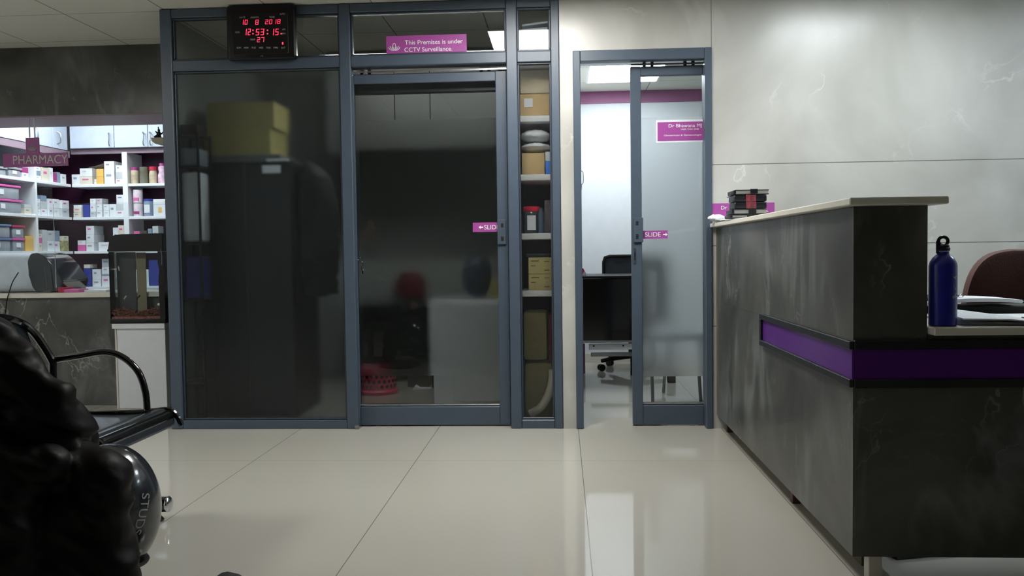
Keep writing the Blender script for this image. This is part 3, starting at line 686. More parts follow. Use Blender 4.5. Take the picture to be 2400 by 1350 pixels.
o = on_unit('packet', -.094, -.050, z, .19, mat('mottled_packet', (74, 66, 74), .5, var=.5, scale=40), 'tall dark mottled packet at the right of the third shelf, narrow unit', 'packet')
z = ZS[3]
for k in range(2):
    t = root('medicine_carton', (-.125, UY, z + k * .096), ('lower' if k == 0 else 'upper') + ' of two yellowish printed cartons on the fourth shelf of the narrow unit', 'carton', 'yellowish cartons in the narrow unit')
    fin('carton', rbox(-.192 + .0 * k, -.052, UY + .004, UY + .16, z + .0006 + k * .096, z + .095 + k * .096, 0, .002), M_YKRAFT, t)
    for (x0, x1, z0, z1) in ((-.176, -.13, .072, .078), (-.10, -.07, .07, .074), (-.10, -.07, .018, .024), (-.178, -.15, .045, .05)):
        fin('print', rbox(x0, x1, UY + .003, UY + .0038, z + z0 + k * .096, z + z1 + k * .096, 0, 0), mat('brown_print', (110, 92, 60), .7), t)
o = on_unit('black_case', -.205, -.05, z + .1925, .022, M_BLACKM, 'flat black case lying on the two yellowish cartons', 'case', dep=.14)
o = on_unit('carton_bag', -.23, -.085, .36, .29, mat('olive_bag', (118, 112, 72), .7, bump=.5, scale=8), 'brown paper sack standing in the bottom of the narrow unit, upper one', 'sack', bev=.03, dy=.03)
o = on_unit('carton_bag', -.225, -.055, .0, .355, mat('olive_bag', (118, 112, 72), .7), 'large olive sack on the floor in the bottom of the narrow unit', 'sack', bev=.04, dy=.03)
o = on_unit('red_folder', -.080, -.052, .36, .27, M_RED, 'dark red folder standing beside the brown sack', 'folder', dy=.04)
bm = B(); tube(bm, smoothpath([(-.19, UY - .03, .06), (-.13, UY - .04, .10), (-.085, UY - .035, .17), (-.062, UY - .035, .25), (-.058, UY - .035, .32)], 6), .024, 12)
o = fin('vacuum_hose', bm, mat('cream_plastic', (196, 192, 176), .4)); tag(o, 'cream coloured curved plastic tube leaning at the bottom of the narrow pane', 'tube')

# ------------------------------------------------------------------ consulting room
DY = 6.35
t = root('desk', (.5, DY, 0), 'desk with black front panel and steel rails inside the white room', 'desk')
zt = atY(1420, 653, DY).z; zb = atY(1420, 798, DY).z
fin('front_panel', rbox(.155, .60, DY, DY + .02, zb, zt, 0, .004), M_GLOSSBLK, t)
fin('desk_top', rbox(.13, .62, DY - .01, DY + .62, zt + .001, zt + .022, 0, .004), M_BLACK, t)
fin('lower_rail', rbox(.15, .60, DY - .008, DY + .03, zb - .016, zb - .001, 0, .003), M_STEEL, t)
bm = B(); box(bm, .20, .58, DY + .05, DY + .08, zb - .075, zb - .03, .004, 1); fin('white_beam', bm, M_WHITE, t)
for x in (.235, .455): 
    b2 = B(); lathe(b2, [(.007, 0), (.007, .002)], (0, 0, 0), 12); bmesh.ops.rotate(b2, verts=b2.verts, cent=(0, 0, 0), matrix=Matrix.Rotation(PI / 2, 3, 'X')); bmesh.ops.translate(b2, verts=b2.verts, vec=(x, DY + .0495, zb - .045)); fin('bolt', b2, M_BLACK, t)
fin('rear_rail', rbox(.22, .58, DY + .25, DY + .28, zb - .15, zb - .12, 0, .003), M_STEEL, t)
for x in (.545,):
    fin('leg', rbox(x, x + .04, DY + .085, DY + .125, 0, zt, 0, .003), M_BLACK, t)
fin('leg', rbox(.545, .585, DY + .50, DY + .54, 0, zt, 0, .003), M_BLACK, t)
o = fin('pedestal_cabinet', rbox(.065, .185, 6.98, 7.4, 0, atY(1370, 805, 6.98).z, 0, .003), M_MAUVE); tag(o, 'mauve drawer pedestal at the left of the desk', 'pedestal')
a, b_ = atY(1364, 630, DY + .05), atY(1380, 652, DY + .05)
t = root('gift_bag', (a.x, DY + .05, zt + .023), 'pink and white paper bag on the left end of the black desk', 'bag')
bm = B(); prism(bm, [(.125, zt + .023), (.125, zt + .09), (.165, zt + .075), (.183, zt + .023)], DY + .04, DY + .12); fin('bag_body', bm, M_PINK, t)
bm = B(); prism(bm, [(.15, zt + .024), (.172, zt + .06), (.18, zt + .05), (.186, zt + .024)], DY + .036, DY + .039); fin('white_patch', bm, M_PAPER, t)
# office chair behind desk
t = root('office_chair', (.58, 7.18, 0), 'black mesh office chair behind the desk in the white room', 'office chair')
cx = .585; z1 = atY(1450, 600, 7.1).z
bm = B(); w2 = .235
pts = [(cx - w2 + .02, 7.15, z1 - .48), (cx - w2, 7.15, z1 - .40), (cx - w2, 7.14, z1 - .05), (cx - w2 + .012, 7.14, z1 - .012), (cx - w2 + .05, 7.14, z1), (cx + w2 - .05, 7.14, z1), (cx + w2 - .012, 7.14, z1 - .012), (cx + w2, 7.14, z1 - .05), (cx + w2, 7.15, z1 - .40), (cx + w2 - .02, 7.15, z1 - .48)]
tube(bm, pts, .013, 8, closed=True); fin('back_frame', bm, M_BLACK, t)
M_MESH = mat('charcoal_mesh', (44, 48, 54), .3, var=.5, scale=9)
bm = B(); box(bm, cx - w2 + .01, cx + w2 - .01, 7.145, 7.155, z1 - .47, z1 - .01, .004, 1); fin('mesh_back', bm, M_MESH, t)
bm = B(); box(bm, cx - .24, cx + .24, 6.98, 7.12 + .32, .45, .52, .03, 3); fin('seat', bm, M_BLACKM, t)
bm = B(); tube(bm, [(cx, 7.2, .10), (cx, 7.2, .45)], .03, 12); fin('gas_column', bm, M_BLACK, t)
for k in range(5):
    q = 2 * PI * k / 5 + 3.5; e = Vector((cx + math.cos(q) * .28, 7.2 + math.sin(q) * .28, .085))
    bm = B(); tube(bm, [(cx, 7.2, .12), (cx + math.cos(q) * .15, 7.2 + math.sin(q) * .15, .105), e], [.028, .022, .016], 8); arm = fin('base_arm', bm, M_BLACK, t)
    bm = B()
    for s in (-.014, .014):
        c = e + Vector((-math.sin(q) * s, math.cos(q) * s, -.055)); tube(bm, [c + Vector((-math.sin(q) * -.008, math.cos(q) * -.008, 0)), c + Vector((-math.sin(q) * .008, math.cos(q) * .008, 0))], .029, 14)
    fin('castor', bm, M_BLACK, arm)
# visitor stool with steel legs seen under the film
t = root('visitor_chair', (.72, 5.8, 0), 'chair with thin steel legs behind the half open frosted door', 'chair')
M_LEG = mat('grey_steel_leg', (110, 114, 116), .3, .8)
legs = [((.578, 5.50, 0), (.572, 5.54, .43)), ((.705, 6.0, 0), (.725, 5.92, .43)), ((.90, 5.60, 0), (.87, 5.58, .43)), ((1.0, 6.02, 0), (.96, 5.94, .43))]
for a, b_ in legs:
    bm = B(); tube(bm, [a, b_], .011, 10); l = fin('leg', bm, M_LEG, t)
bm = B(); box(bm, .56, .98, 5.52, 5.95, .431, .47, .012, 2); fin('seat', bm, mat('grey_seat', (130, 136, 142), .6), t)
bm = B(); box(bm, .565, .60, 5.53, 5.94, .60, .86, .01, 2); box(bm, .575, .59, 5.60, 5.63, .47, .62); box(bm, .575, .59, 5.86, 5.89, .47, .62); fin('backrest', bm, mat('grey_seat', (130, 136, 142), .6), t)
o = fin('floor_bin', rbox(.79, .85, 6.45, 6.51, 0, .10, 0, .004), M_BLACKM); tag(o, 'small dark grey block on the floor behind the thin steel legs', 'block')

# ------------------------------------------------------------------ reception counter
X0, YF, YB = .856, 2.56, D - .003
t = root('reception_counter', (1.6, 3.2, .0), 'dark veined stone reception counter with purple glass band', 'counter')
bm = B()
box(bm, X0, 1.068, YF, YB, .715, 1.120, .001, 1); box(bm, X0, 1.068, YF + .0302, YB, .08, .7148)
fin('high_wall', bm, M_DARK, t)
bm = B(); box(bm, X0, 2.6, YF, YF + .03, .08, .7148); box(bm, 1.069, 2.6, YF, YF + .03, .7149, .742); fin('front_panel', bm, M_DARK, t)
bm = B(); box(bm, 2.57, 2.6, YF + .031, 3.2, .08, .742); fin('end_panel', bm, M_DARK, t)
bm = B(); box(bm, .822, 1.098, YF - .07, YB, 1.1205, 1.142, .003, 1); fin('high_ledge', bm, M_CREAM, t)
bm = B(); box(bm, 1.07, 2.64, YF - .045, 3.12, .743, .766, .003, 1); fin('desk_top', bm, M_CREAM, t)
# purple glass bands and black trims
bm = B(); box(bm, X0 - .004, X0 - .0005, YF - .002, 3.69, .612, .700); fin('side_glass_band', bm, M_PURPGLASS, t, smooth=False)
bm = B(); box(bm, X0 - .002, 2.6, YF - .006, YF - .0025, .612, .700); fin('front_glass_band', bm, M_PURPGLASS, t, smooth=False)
bm = B(); M_TRIM = mat('black_trim', (15, 16, 18), .35)
box(bm, X0 - .014, X0 - .0005, YF - .010, 3.70, .700, .724, .002, 1); box(bm, X0 - .014, X0 - .0005, YF - .010, 3.70, .588, .612, .002, 1)
box(bm, X0 - .014, X0 - .0005, 3.675, 3.70, .6121, .6999, .002, 1); fin('side_trim', bm, M_TRIM, t)
bm = B(); box(bm, X0 - .0005, 2.6, YF - .014, YF - .0005, .700, .727, .002, 1); box(bm, X0 - .0005, 2.6, YF - .014, YF - .0005, .587, .612, .002, 1); fin('front_trim', bm, M_TRIM, t)
for x, y in ((.905, 4.68), (.905, 3.36), (2.5, 2.60), (1.0, 4.2)):
    fin('leg', rbox(x - .012, x + .02, y, y + .035, 0, .0795, 0, .002), mat('brown_foot', (70, 40, 34), .5), t)
fin('leg', rbox(.908, .948, 2.575, 2.615, 0, .0795, 0, .002), M_CREAM, t)
fin('skirting', rbox(.930, .940, 2.70, 4.75, 0, .0795, 0, .001), mat('brown_plinth', (104, 96, 78), .6), t)
# purple sign on wall behind books
t, a, b_ = sticker('wall_sign', 1667, 477, 1815, 514, D - .002, M_PURPLE, 'purple sign on the pale wall partly hidden by the pile of diaries', 'sign')
text('lettering', 'Dr', atY(1688, 0, D).x, atY(1702, 0, D).x, atY(1690, 491, D).z, .02, D - .005, M_SIGNTX, t)
text('lettering', 'L', atY(1796, 0, D).x, atY(1800, 0, D).x, atY(1797, 497, D).z, .022, D - .005, M_SIGNTX, t)

# diaries on the counter
BY = 4.18
zc = 1.1425
M_DIARY = mat('black_diary_cover', (18, 20, 24), .35)
M_PAGES = mat('page_edges', (150, 148, 142), .8)
M_STRAP = mat('red_woven_strap', (120, 44, 54), .7, var=.4, scale=120)
def diary(x0, x1, z0, h, kind, lab, y=BY, open_=0.0):
    t = root('diary', ((x0 + x1) / 2, y, z0), lab, 'diary', 'diaries piled on the reception counter')
    if kind == 'spine':
        bm = B(); poly = [(x0, z0 + .001), (x1, z0 + .001), (x1 - .002, z0 + h), (x0, z0 + h)]
        box(bm, x0, x1, y, y + .14, z0 + .0005, z0 + h - .0005, .009, 3); fin('cover', bm, M_DIARY, t)
        xm = x0 + (x1 - x0) * .36
        fin('strap', rbox(xm, xm + .048, y - .0015, y + .141, z0 + .0002, z0 + h, 0, .001), M_STRAP, t)
    else:
        bm = B(); box(bm, x0, x1, y, y + .15, z0 + .0005, z0 + .004, .001, 1); box(bm, x0, x1, y, y + .15, z0 + h - .004, z0 + h - .0005, .001, 1)
        box(bm, x0 - .006, x0 + .004, y, y + .15, z0 + .002, z0 + h - .002, .003, 2); fin('cover', bm, M_DIARY, t)
        fin('pages', rbox(x0 + .005, x1 - .003, y + .002, y + .148, z0 + .0042, z0 + h - .0042, 0, 0), M_PAGES, t)
        xm = x0 + (x1 - x0) * .45
        fin('clasp', rbox(xm, xm + .035, y - .004, y + .01, z0 + .004, z0 + h + .003, 0, .001), M_DIARY, t)
    return t
bxs = [(.822, .985, .018, 'pages', 'thin black diary at the bottom of the pile on the counter'),
       (.830, .992, .026, 'pages', 'grey edged diary second from the bottom of the pile'),
       (.836, .990, .033, 'spine', 'black diary with red strap in the middle of the pile'),
       (.834, .990, .034, 'spine', 'black diary with red strap second from the top of the pile'),
       (.838, 1.000, .024, 'pages', 'black clasped diary on top of the pile')]
z = zc + .006
for x0, x1, h, k, lab in bxs:
    diary(x0 + .028 * 0, x1, z, h, k, lab); z += h + .0005
bm = B(); a = atY(1700, 468, BY); tube(bm, smoothpath([(.842, BY + .02, z - .006), (.825, BY + .02, z - .018), (.818, BY + .02, z - .03), (.806, BY + .02, z - .036)], 5), .006, 8, flat=.3)
o = fin('ribbon', bm, M_DIARY); tag(o, 'black cover flap drooping from the top diary', 'flap')
# papers under/around
t = root('paper_sheets', (.86, 4.3, zc), 'loose white papers spread under the pile of diaries', 'papers')
for k in range(5):
    bm = B(); x = .822 + .004 * k; y = 4.02 + .05 * k
    if k > 1: y = 4.24 + .08 * k
    box(bm, x, x + .13 + .01 * k, y, y + .30, zc + .0004 + .0009 * min(k, 1) + .0045 * max(0, k - 1), zc + .0012 + .0009 * min(k, 1) + .0045 * max(0, k - 1) + (.003 if k > 1 else 0)); bmesh.ops.rotate(bm, verts=bm.verts, cent=(x + .06, y + .15, zc), matrix=Matrix.Rotation(-.05 * k + .03, 3, 'Z'))
    fin('sheet', bm, M_PAPER, t)
bm = B(); ellipsoid(bm, (.835, 4.66, zc + .018), (.045, .05, .017), 24, 14)
pinch(bm, lambda v: v.co.__iadd__(Vector((mnoise.noise(v.co * 50), mnoise.noise(v.co * 50 + Vector((9, 0, 0))), mnoise.noise(v.co * 60) * .5)) * .012))
zm = min(v.co.z for v in bm.verts); pinch(bm, lambda v: v.co.__setitem__(2, v.co.z + zc + .0062 - zm))
o = fin('crumpled_bag', bm, M_BAG); tag(o, 'crumpled white plastic bag at the far end of the counter ledge', 'plastic bag')

# ------------------------------------------------------------------ reception desk things
M_BLUE = mat('dark_blue_enamel', (18, 22, 104), .3, var=.12, scale=6, coat=.3)
def scratched_blue():
    m, nt, out = newmat('scratched_blue_enamel'); b = nt.nodes.new('ShaderNodeBsdfPrincipled'); nt.links.new(b.outputs[0], out.inputs[0])
    tc = nt.nodes.new('ShaderNodeTexCoord'); s = nt.nodes.new('ShaderNodeSeparateXYZ'); nt.links.new(tc.outputs['Object'], s.inputs[0])
    n = nt.nodes.new('ShaderNodeTexNoise'); n.inputs['Scale'].default_value = 38; n.inputs['Detail'].default_value = 6; nt.links.new(tc.outputs['Object'], n.inputs['Vector'])
    z = s.outputs[2]
    band = math_node(nt, 'MULTIPLY', math_node(nt, 'GREATER_THAN', z, .07), math_node(nt, 'LESS_THAN', z, .145))
    k = math_node(nt, 'MULTIPLY', math_node(nt, 'GREATER_THAN', n.outputs['Fac'], .60), math_node(nt, 'MULTIPLY', band, math_node(nt, 'GREATER_THAN', s.outputs[0], .012)))
    c = mixc(nt, k, srgb((24, 32, 146)), srgb((120, 130, 138)))
    nt.links.new(c, b.inputs['Base Color']); b.inputs['Roughness'].default_value = .28; b.inputs['Coat Weight'].default_value = .3
    return m
M_SBLUE = scratched_blue()
bp = atY(2209, 765, 2.58); bx_, by_ = bp.x, 2.58; zd = .7665; R = .0385
t = root('water_bottle', (bx_, by_, zd), 'dark blue metal water bottle with black loop cap on the desk edge', 'bottle')
bm = B(); lathe(bm, [(R - .003, .0003), (R, .003), (R, .176), (R - .002, .186), (R - .009, .199), (R - .018, .208), (.0165, .211), (.0165, .219)], (bx_, by_, zd), 40); fin('body', bm, M_SBLUE, t)
bm = B(); lathe(bm, [(.0165, .2195), (.019, .221), (.0195, .228), (.017, .230), (.017, .236), (.012, .240)], (bx_, by_, zd), 32); fin('cap', bm, mat('navy_cap', (16, 18, 44), .35), t)
bm = B(); tube(bm, [(bx_ + math.cos(q) * .0135, by_, zd + .2485 + math.sin(q) * .0125) for q in [2 * PI * k / 28 for k in range(28)]], .005, 10, closed=True); fin('carry_loop', bm, M_BLACK, t)
bm = B(); box(bm, bx_ - .019, bx_ - .014, by_ - .006, by_ + .006, zd + .212, zd + .25, .002, 1); fin('hinge', bm, M_BLACK, t)
# papers
def sheet_stack(name, pts, z0, th, m, lab, cat, sag=0.0, group='papers on the reception desk', par=None):
    bm = B(); n = len(pts)
    a = [bm.verts.new((x, y, z0)) for x, y in pts]; b_ = [bm.verts.new((x, y, z0 + th)) for x, y in pts]
    bm.faces.new(a); bm.faces.new(b_)
    for i in range(n): bm.faces.new((a[i], a[(i + 1) % n], b_[(i + 1) % n], b_[i]))
    o = fin(name, bm, m, par, smooth=False)
    if lab: tag(o, lab, cat, group)
    return o
sheet_stack('paper_stack', [(1.165, 2.60), (1.75, 2.55), (1.80, 2.90), (1.20, 2.95)], zd + .0003, .007, M_PAPER, 'flat white papers covering the desk top beside the blue bottle', 'papers')
bm = B(); P_ = [(1.17, 2.56, .018), (1.30, 2.55, .016), (1.38, 2.53, .0075), (1.40, 2.72, .009), (1.24, 2.80, .030), (1.17, 2.78, .034)]
a = [bm.verts.new((x, y, zd + z_)) for x, y, z_ in P_]; b_ = [bm.verts.new((x, y, zd + z_ + .004)) for x, y, z_ in P_]
bm.faces.new(a); bm.faces.new(b_)
for i in range(6): bm.faces.new((a[i], a[(i + 1) % 6], b_[(i + 1) % 6], b_[i]))
o = fin('folded_sheet', bm, M_PAPER, smooth=False); tag(o, 'folded white sheet rising at its left edge next to the blue bottle', 'paper', 'papers on the reception desk')
t = root('open_register', (1.4, 3.0, zd), 'thick open register lying on a black cover behind the papers', 'register')
bm = B(); box(bm, 1.18, 1.62, 2.965, 3.10, zd + .0003, zd + .03, .004, 1); fin('black_cover', bm, M_BLACKM, t)
bm = B(); n = 14
ring = []
for i in range(n + 1):
    u = i / n; x = 1.19 + u * .34; z_ = zd + .031 + .012 * math.sin(u * PI * .9) + .006 * u
    ring.append((x, z_))
poly = ring + [(1.535, ring[-1][1] + .006)] + [(x, z_ + .012 - .004 * abs(x - 1.36)) for x, z_ in reversed(ring)]
prism(bm, poly, 2.93, 3.10); fin('pages', bm, M_PAPER, t, smooth=False)
o = fin('paper_slip', rbox(1.20, 1.30, 2.97, 3.06, zd + .056, zd + .071, 0, .002), mat('grey_card', (150, 150, 148), .7)); tag(o, 'small grey card block on the open register', 'card')
t = root('clip', (1.345, 3.0, zd + .06), 'small silver clip on the open register', 'clip')
for k in range(4):
    bm = B(); c = Vector((1.315 + .016 * k, 3.0, zd + .062)); tube(bm, [c + Vector((math.cos(q) * .008, 0, math.sin(q) * .005)) for q in [2 * PI * i / 12 for i in range(12)]], .002, 6, closed=True); fin('ring', bm, M_CHROME, t)
bm = B(); ellipsoid(bm, (1.43, 2.66, zd + .0075), (.034, .028, .018), 24, 14); pinch(bm, lambda v: v.co.__setitem__(2, max(v.co.z, zd + .0078)))
t = root('computer_mouse', (1.43, 2.66, zd + .0078), 'small grey computer mouse lying on the white papers', 'mouse'); fin('shell', bm, mat('grey_mouse', (112, 116, 122), .35), t)
fin('button', rbox(1.396, 1.402, 2.64, 2.68, zd + .0085, zd + .016, 0, .002), M_BLACK, t)
# revolving chair behind the desk
t = root('upholstered_chair', (1.84, 3.5, 0), 'maroon upholstered chair with rounded back behind the reception desk', 'chair')
M_MAR = mat('maroon_upholstery', (74, 42, 38), .75, bump=.15, scale=30)
bm = B(); cx, cz_ = 1.835, .70; rings = []
for yy, s in ((3.50, .93), (3.505, .98), (3.52, 1.0), (3.54, 1.0), (3.552, .97), (3.557, .92)):
    rr = []
    for k in range(48):
        q = 2 * PI * k / 48; c_, s_ = math.cos(q), math.sin(q); ex = .62
        hw = .255 * s; hh = (.285 if s_ > 0 else .22) * s
        x = math.copysign(abs(c_) ** ex, c_) * hw * (1.0 if s_ > 0 else 1 + .02); z_ = math.copysign(abs(s_) ** (ex + .1), s_) * hh
        rr.append(Vector((cx + x - .0 * z_ + (0.10 * z_ if c_ < 0 else -.10 * z_), yy + .05 * (x / .25) ** 2 * -1 + .10 * z_, cz_ + z_)))
    rings.append(rr)
loft(bm, rings); fin('backrest', bm, M_MAR, t)
bm = B(); box(bm, cx - .24, cx + .24, 3.10 + .03, 3.50, .42, .50, .03, 3); fin('seat', bm, M_MAR, t)
bm = B(); tube(bm, [(cx, 3.32, .1), (cx, 3.32, .42)], .03, 12); fin('column', bm, M_BLACK, t)
for k in range(5):
    q = 2 * PI * k / 5 + .4; bm = B(); tube(bm, [(cx, 3.32, .12), (cx + math.cos(q) * .27, 3.32 + math.sin(q) * .2, .07)], [.028, .018], 8); a_ = fin('base_arm', bm, M_BLACK, t)
    bm = B(); ellipsoid(bm, (cx + math.cos(q) * .27, 3.32 + math.sin(q) * .2, .03), (.026, .026, .0295), 12, 8); fin('castor', bm, M_BLACK, a_)
bm = B(); box(bm, cx - .03, cx + .03, 3.50, 3.58, .40, .55, .005, 1); fin('back_bracket', bm, M_BLACK, t)
# grey panel/footrest lying under the desk
o = fin('floor_board', rbox(1.03, 1.25, 2.78, 3.0, .0005, .012, .25, .001), mat('blue_grey_board', (96, 108, 122), .25)); tag(o, 'blue grey board lying on the floor under the reception desk', 'board')

# ------------------------------------------------------------------ pharmacy
t = root('pharmacy_counter', (-3.5, 5.6, 0), 'dark stone fronted pharmacy counter with cream top', 'counter')
zc0, zc1 = .735, .766
fin('front_panel', rbox(-4.14, -2.34, 5.585, 5.62, .0, zc0 - .001, 0, .002), M_DARK, t)
fin('counter_top', rbox(-4.14, -2.34, 5.55, 6.05, zc0, zc1, 0, .003), M_CREAM, t)
fin('rear_panel', rbox(-4.14, -2.34, 6.0, 6.02, .0, zc0 - .001, 0, .002), M_WHITE, t)
# glass screens
for (pa, pb, ytop, yy, lab) in ((-3.84, -3.42, 441, 5.58, 'left clear glass screen on the pharmacy counter'), (-3.415, -2.60, 477, 5.58, 'right clear glass screen on the pharmacy counter')):
    zt = atY(150, ytop, yy).z
    o = fin('glass_screen', rbox(pa, pb, yy, yy + .006, zc1 + .003, zt, 0, 0), M_GLASS2, smooth=False); tag(o, lab, 'glass screen')
t = root('screen_foot', (-3.55, 5.56, zc1), 'thin steel rod on a round foot holding the glass screen', 'glass clamp')
p = atY(98, 684, 5.565); q_ = atY(91, 626, 5.565)
bm = B(); lathe(bm, [(.035, .0005), (.035, .006), (.02, .010)], (p.x, 5.62, zc1), 24); fin('foot', bm, M_STEEL, t)
bm = B(); tube(bm, [(p.x, 5.625, zc1 + .01), (q_.x, 5.625, q_.z)], .0028, 8); fin('rod', bm, M_CHROME, t)
# PHARMACY sign hanging on two rods
PY = 5.60
t = root('hanging_sign', (-3.55, PY, 1.62), 'purple hanging sign with lotus emblem reading pharmacy', 'sign')
M_PSIGN = mat('purple_acrylic', (146, 78, 134), .3)
bm = B(); a, b_ = atY(6, 361, PY), atY(159, 390, PY); prism(bm, [(atY(6, 361, PY).x, atY(6, 361, PY).z), (atY(158, 357, PY).x, atY(158, 357, PY).z), (atY(160, 388, PY).x, atY(160, 388, PY).z), (atY(8, 393, PY).x, atY(8, 393, PY).z)], PY, PY + .006); fin('name_board', bm, M_PSIGN, t)
bm = B(); prism(bm, [tuple(atY(px, py, PY).xz) for px, py in ((60, 323), (91, 322), (92, 359.5), (61, 360))], PY - .0005, PY + .0055); fin('emblem_board', bm, M_PSIGN, t)
p = atY(76.5, 352, PY); lotus('emblem', p.x, p.z, .062, PY - .003, mat('silver_lettering', (186, 186, 178), .4), t)
o = text('lettering', 'PHARMACY', atY(17, 0, PY).x, atY(146, 0, PY).x, atY(80, 384, PY).z, .058, PY - .002, mat('silver_lettering', (200, 200, 192), .4), t)
for px in (69, 81):
    q_ = atY(px, 322, PY); fin('rod', rbox(q_.x - .004, q_.x + .004, PY + .001, PY + .005, q_.z, 1.947, 0, 0), M_STEEL, t)

# back shelving
BYF, BYB = 7.18, 7.44
t = root('wall_shelving', (-3.3, BYF, 0), 'white pharmacy shelving along the rear wall', 'shelving')
XB0, XB1 = -4.22, -2.4
fin('back_panel', rbox(-4.595, XB1, BYB, BYB + .012, 0, 1.95, 0, 0), M_MAROON, t)
SZ = [atY(230, py, BYF).z for py in (431.5, 508.5, 588, 672)]
for z in SZ: fin('shelf', rbox(XB0, XB1, BYF, BYB - .001, z - .024, z, 0, .002), M_WHITE, t)
fin('shelf', rbox(XB0, XB1, BYF, BYB - .001, .40, .424, 0, .002), M_WHITE, t)
xd = atY(295, 470, BYF).x; 
fin('divider', rbox(xd - .022, xd + .024, BYF - .006, BYB - .001, 0, 1.905, 0, .002), M_WHITE, t)
fin('divider', rbox(XB1 - .02, XB1, BYF - .006, BYB - .001, 0, 1.905, 0, .002), M_WHITE, t)
fin('valance', rbox(XB0, XB1, BYF, BYF + .03, 1.895, 1.938, 0, .002), M_GMAUVE, t)
CBY = BYF - .03
M_CABW = mat('white_gloss_cabinet', (176, 186, 200), .25)
def cab(name, x0, x1, lab, hx):
    t = root(name, ((x0 + x1) / 2, CBY, 1.94), lab, 'cabinet', 'white wall cabinets of the pharmacy')
    fin('body', rbox(x0, x1, CBY, BYB, 1.94, 2.405, 0, 0), M_CABW, t)
    d_ = fin('door', rbox(x0 + .002, x1 - .002, CBY - .018, CBY - .001, 1.94, 2.40, 0, .002), M_CABW, t)
    bm = B(); tube(bm, smoothpath([(hx - .012, CBY - .02, 2.065), (hx, CBY - .045, 2.05), (hx + .004, CBY - .05, 2.01), (hx, CBY - .045, 1.97), (hx - .008, CBY - .02, 1.955)], 5), .005, 8); fin('handle', bm, M_STEEL, d_)
e1, e2, e3 = atY(166, 330, CBY).x, atY(270, 330, CBY).x, atY(349, 330, CBY).x
cab('wall_cabinet', e1, e2 - .001, 'white wall cabinet in the corner of the pharmacy, door beside the sign', atY(261, 330, CBY).x)
cab('wall_cabinet', e2, e3 - .001, 'white wall cabinet next to the corner one along the rear shelving', atY(341, 330, CBY).x)
cab('wall_cabinet', e3, e3 + .42, 'white wall cabinet nearest the partition, behind the black figurine', atY(357, 330, CBY).x)

CARD = {'w': mat('white_carton', (214, 218, 222), .6), 'g': mat('pale_grey_carton', (186, 190, 194), .6), 'c': mat('cream_carton_card', (206, 200, 184), .65),
        'y': mat('orange_yellow_carton', (216, 176, 92), .6), 'b': mat('blue_carton_card', (40, 54, 142), .5), 'p': mat('pink_carton', (206, 96, 160), .5),
        'm': mat('magenta_carton', (150, 50, 116), .5), 'r': mat('red_carton', (176, 30, 62), .5), 'k': mat('dark_brown_pack', (70, 62, 52), .6),
        'o': mat('olive_print_carton', (150, 146, 104), .6, var=.5, scale=60), 'd': mat('bluegrey_carton', (130, 146, 168), .5)}
CN = {'w': 'white', 'g': 'pale grey', 'c': 'cream', 'y': 'orange yellow', 'b': 'blue', 'p': 'pink', 'm': 'magenta', 'r': 'red', 'k': 'dark brown', 'o': 'olive printed', 'd': 'blue grey'}
ORD = ['first', 'second', 'third', 'fourth', 'fifth', 'sixth', 'seventh', 'eighth', 'ninth', 'tenth', 'eleventh', 'twelfth', 'thirteenth', 'fourteenth']
SHN = ['top', 'second', 'third', 'bottom']
M_PRINT = mat('grey_print', (150, 156, 166), .6); 
def stack_word(j, n):
    if n == 1: return ''
    if j == 0: return 'bottom of'
    if j == n - 1: return 'top of'
    return ORD[j] + ' up in'
def carton(P0, u0, u1, z0, h, dep, colk, lab, grp, axis='x', pos=0.0, rz=0.0, k=0):
    """axis x: front faces -Y at y=pos; axis y: front faces +X at x=pos"""
    g = .0008
    t = root('medicine_carton', ((u0 + u1) / 2, pos, z0) if axis == 'x' else (pos, (u0 + u1) / 2, z0), lab, 'carton', grp)
    if axis == 'x':
        fin('box_body', rbox(u0 + g, u1 - g, pos, pos + dep, z0 + .0005, z0 + h - .0005, 0, .0012), CARD[colk], t)
        w_ = u1 - u0
        if colk in 'wgc' and h > .03 and w_ > .04:
            fin('printed_patch', rbox(u0 + w_ * .2, u0 + w_ * (.5 + .1 * (k % 3)), pos - .0012, pos - .0003, z0 + h * .55, z0 + h * .72, 0, 0), [M_PRINT, CARD['d'], CARD['p'], CARD['g']][k % 4], t)
    else:
        fin('box_body', rbox(pos - dep, pos, u0 + g, u1 - g, z0 + .0005, z0 + h - .0005, 0, .0012), CARD[colk], t)
        w_ = u1 - u0
        if colk in 'wgc' and h > .03:
            fin('printed_patch', rbox(pos + .0003, pos + .0012, u0 + w_ * .2, u0 + w_ * .6, z0 + h * .55, z0 + h * .72, 0, 0), [M_PRINT, CARD['d'], CARD['p'], CARD['g']][k % 4], t)
    return t
PXM = BYF / FPX
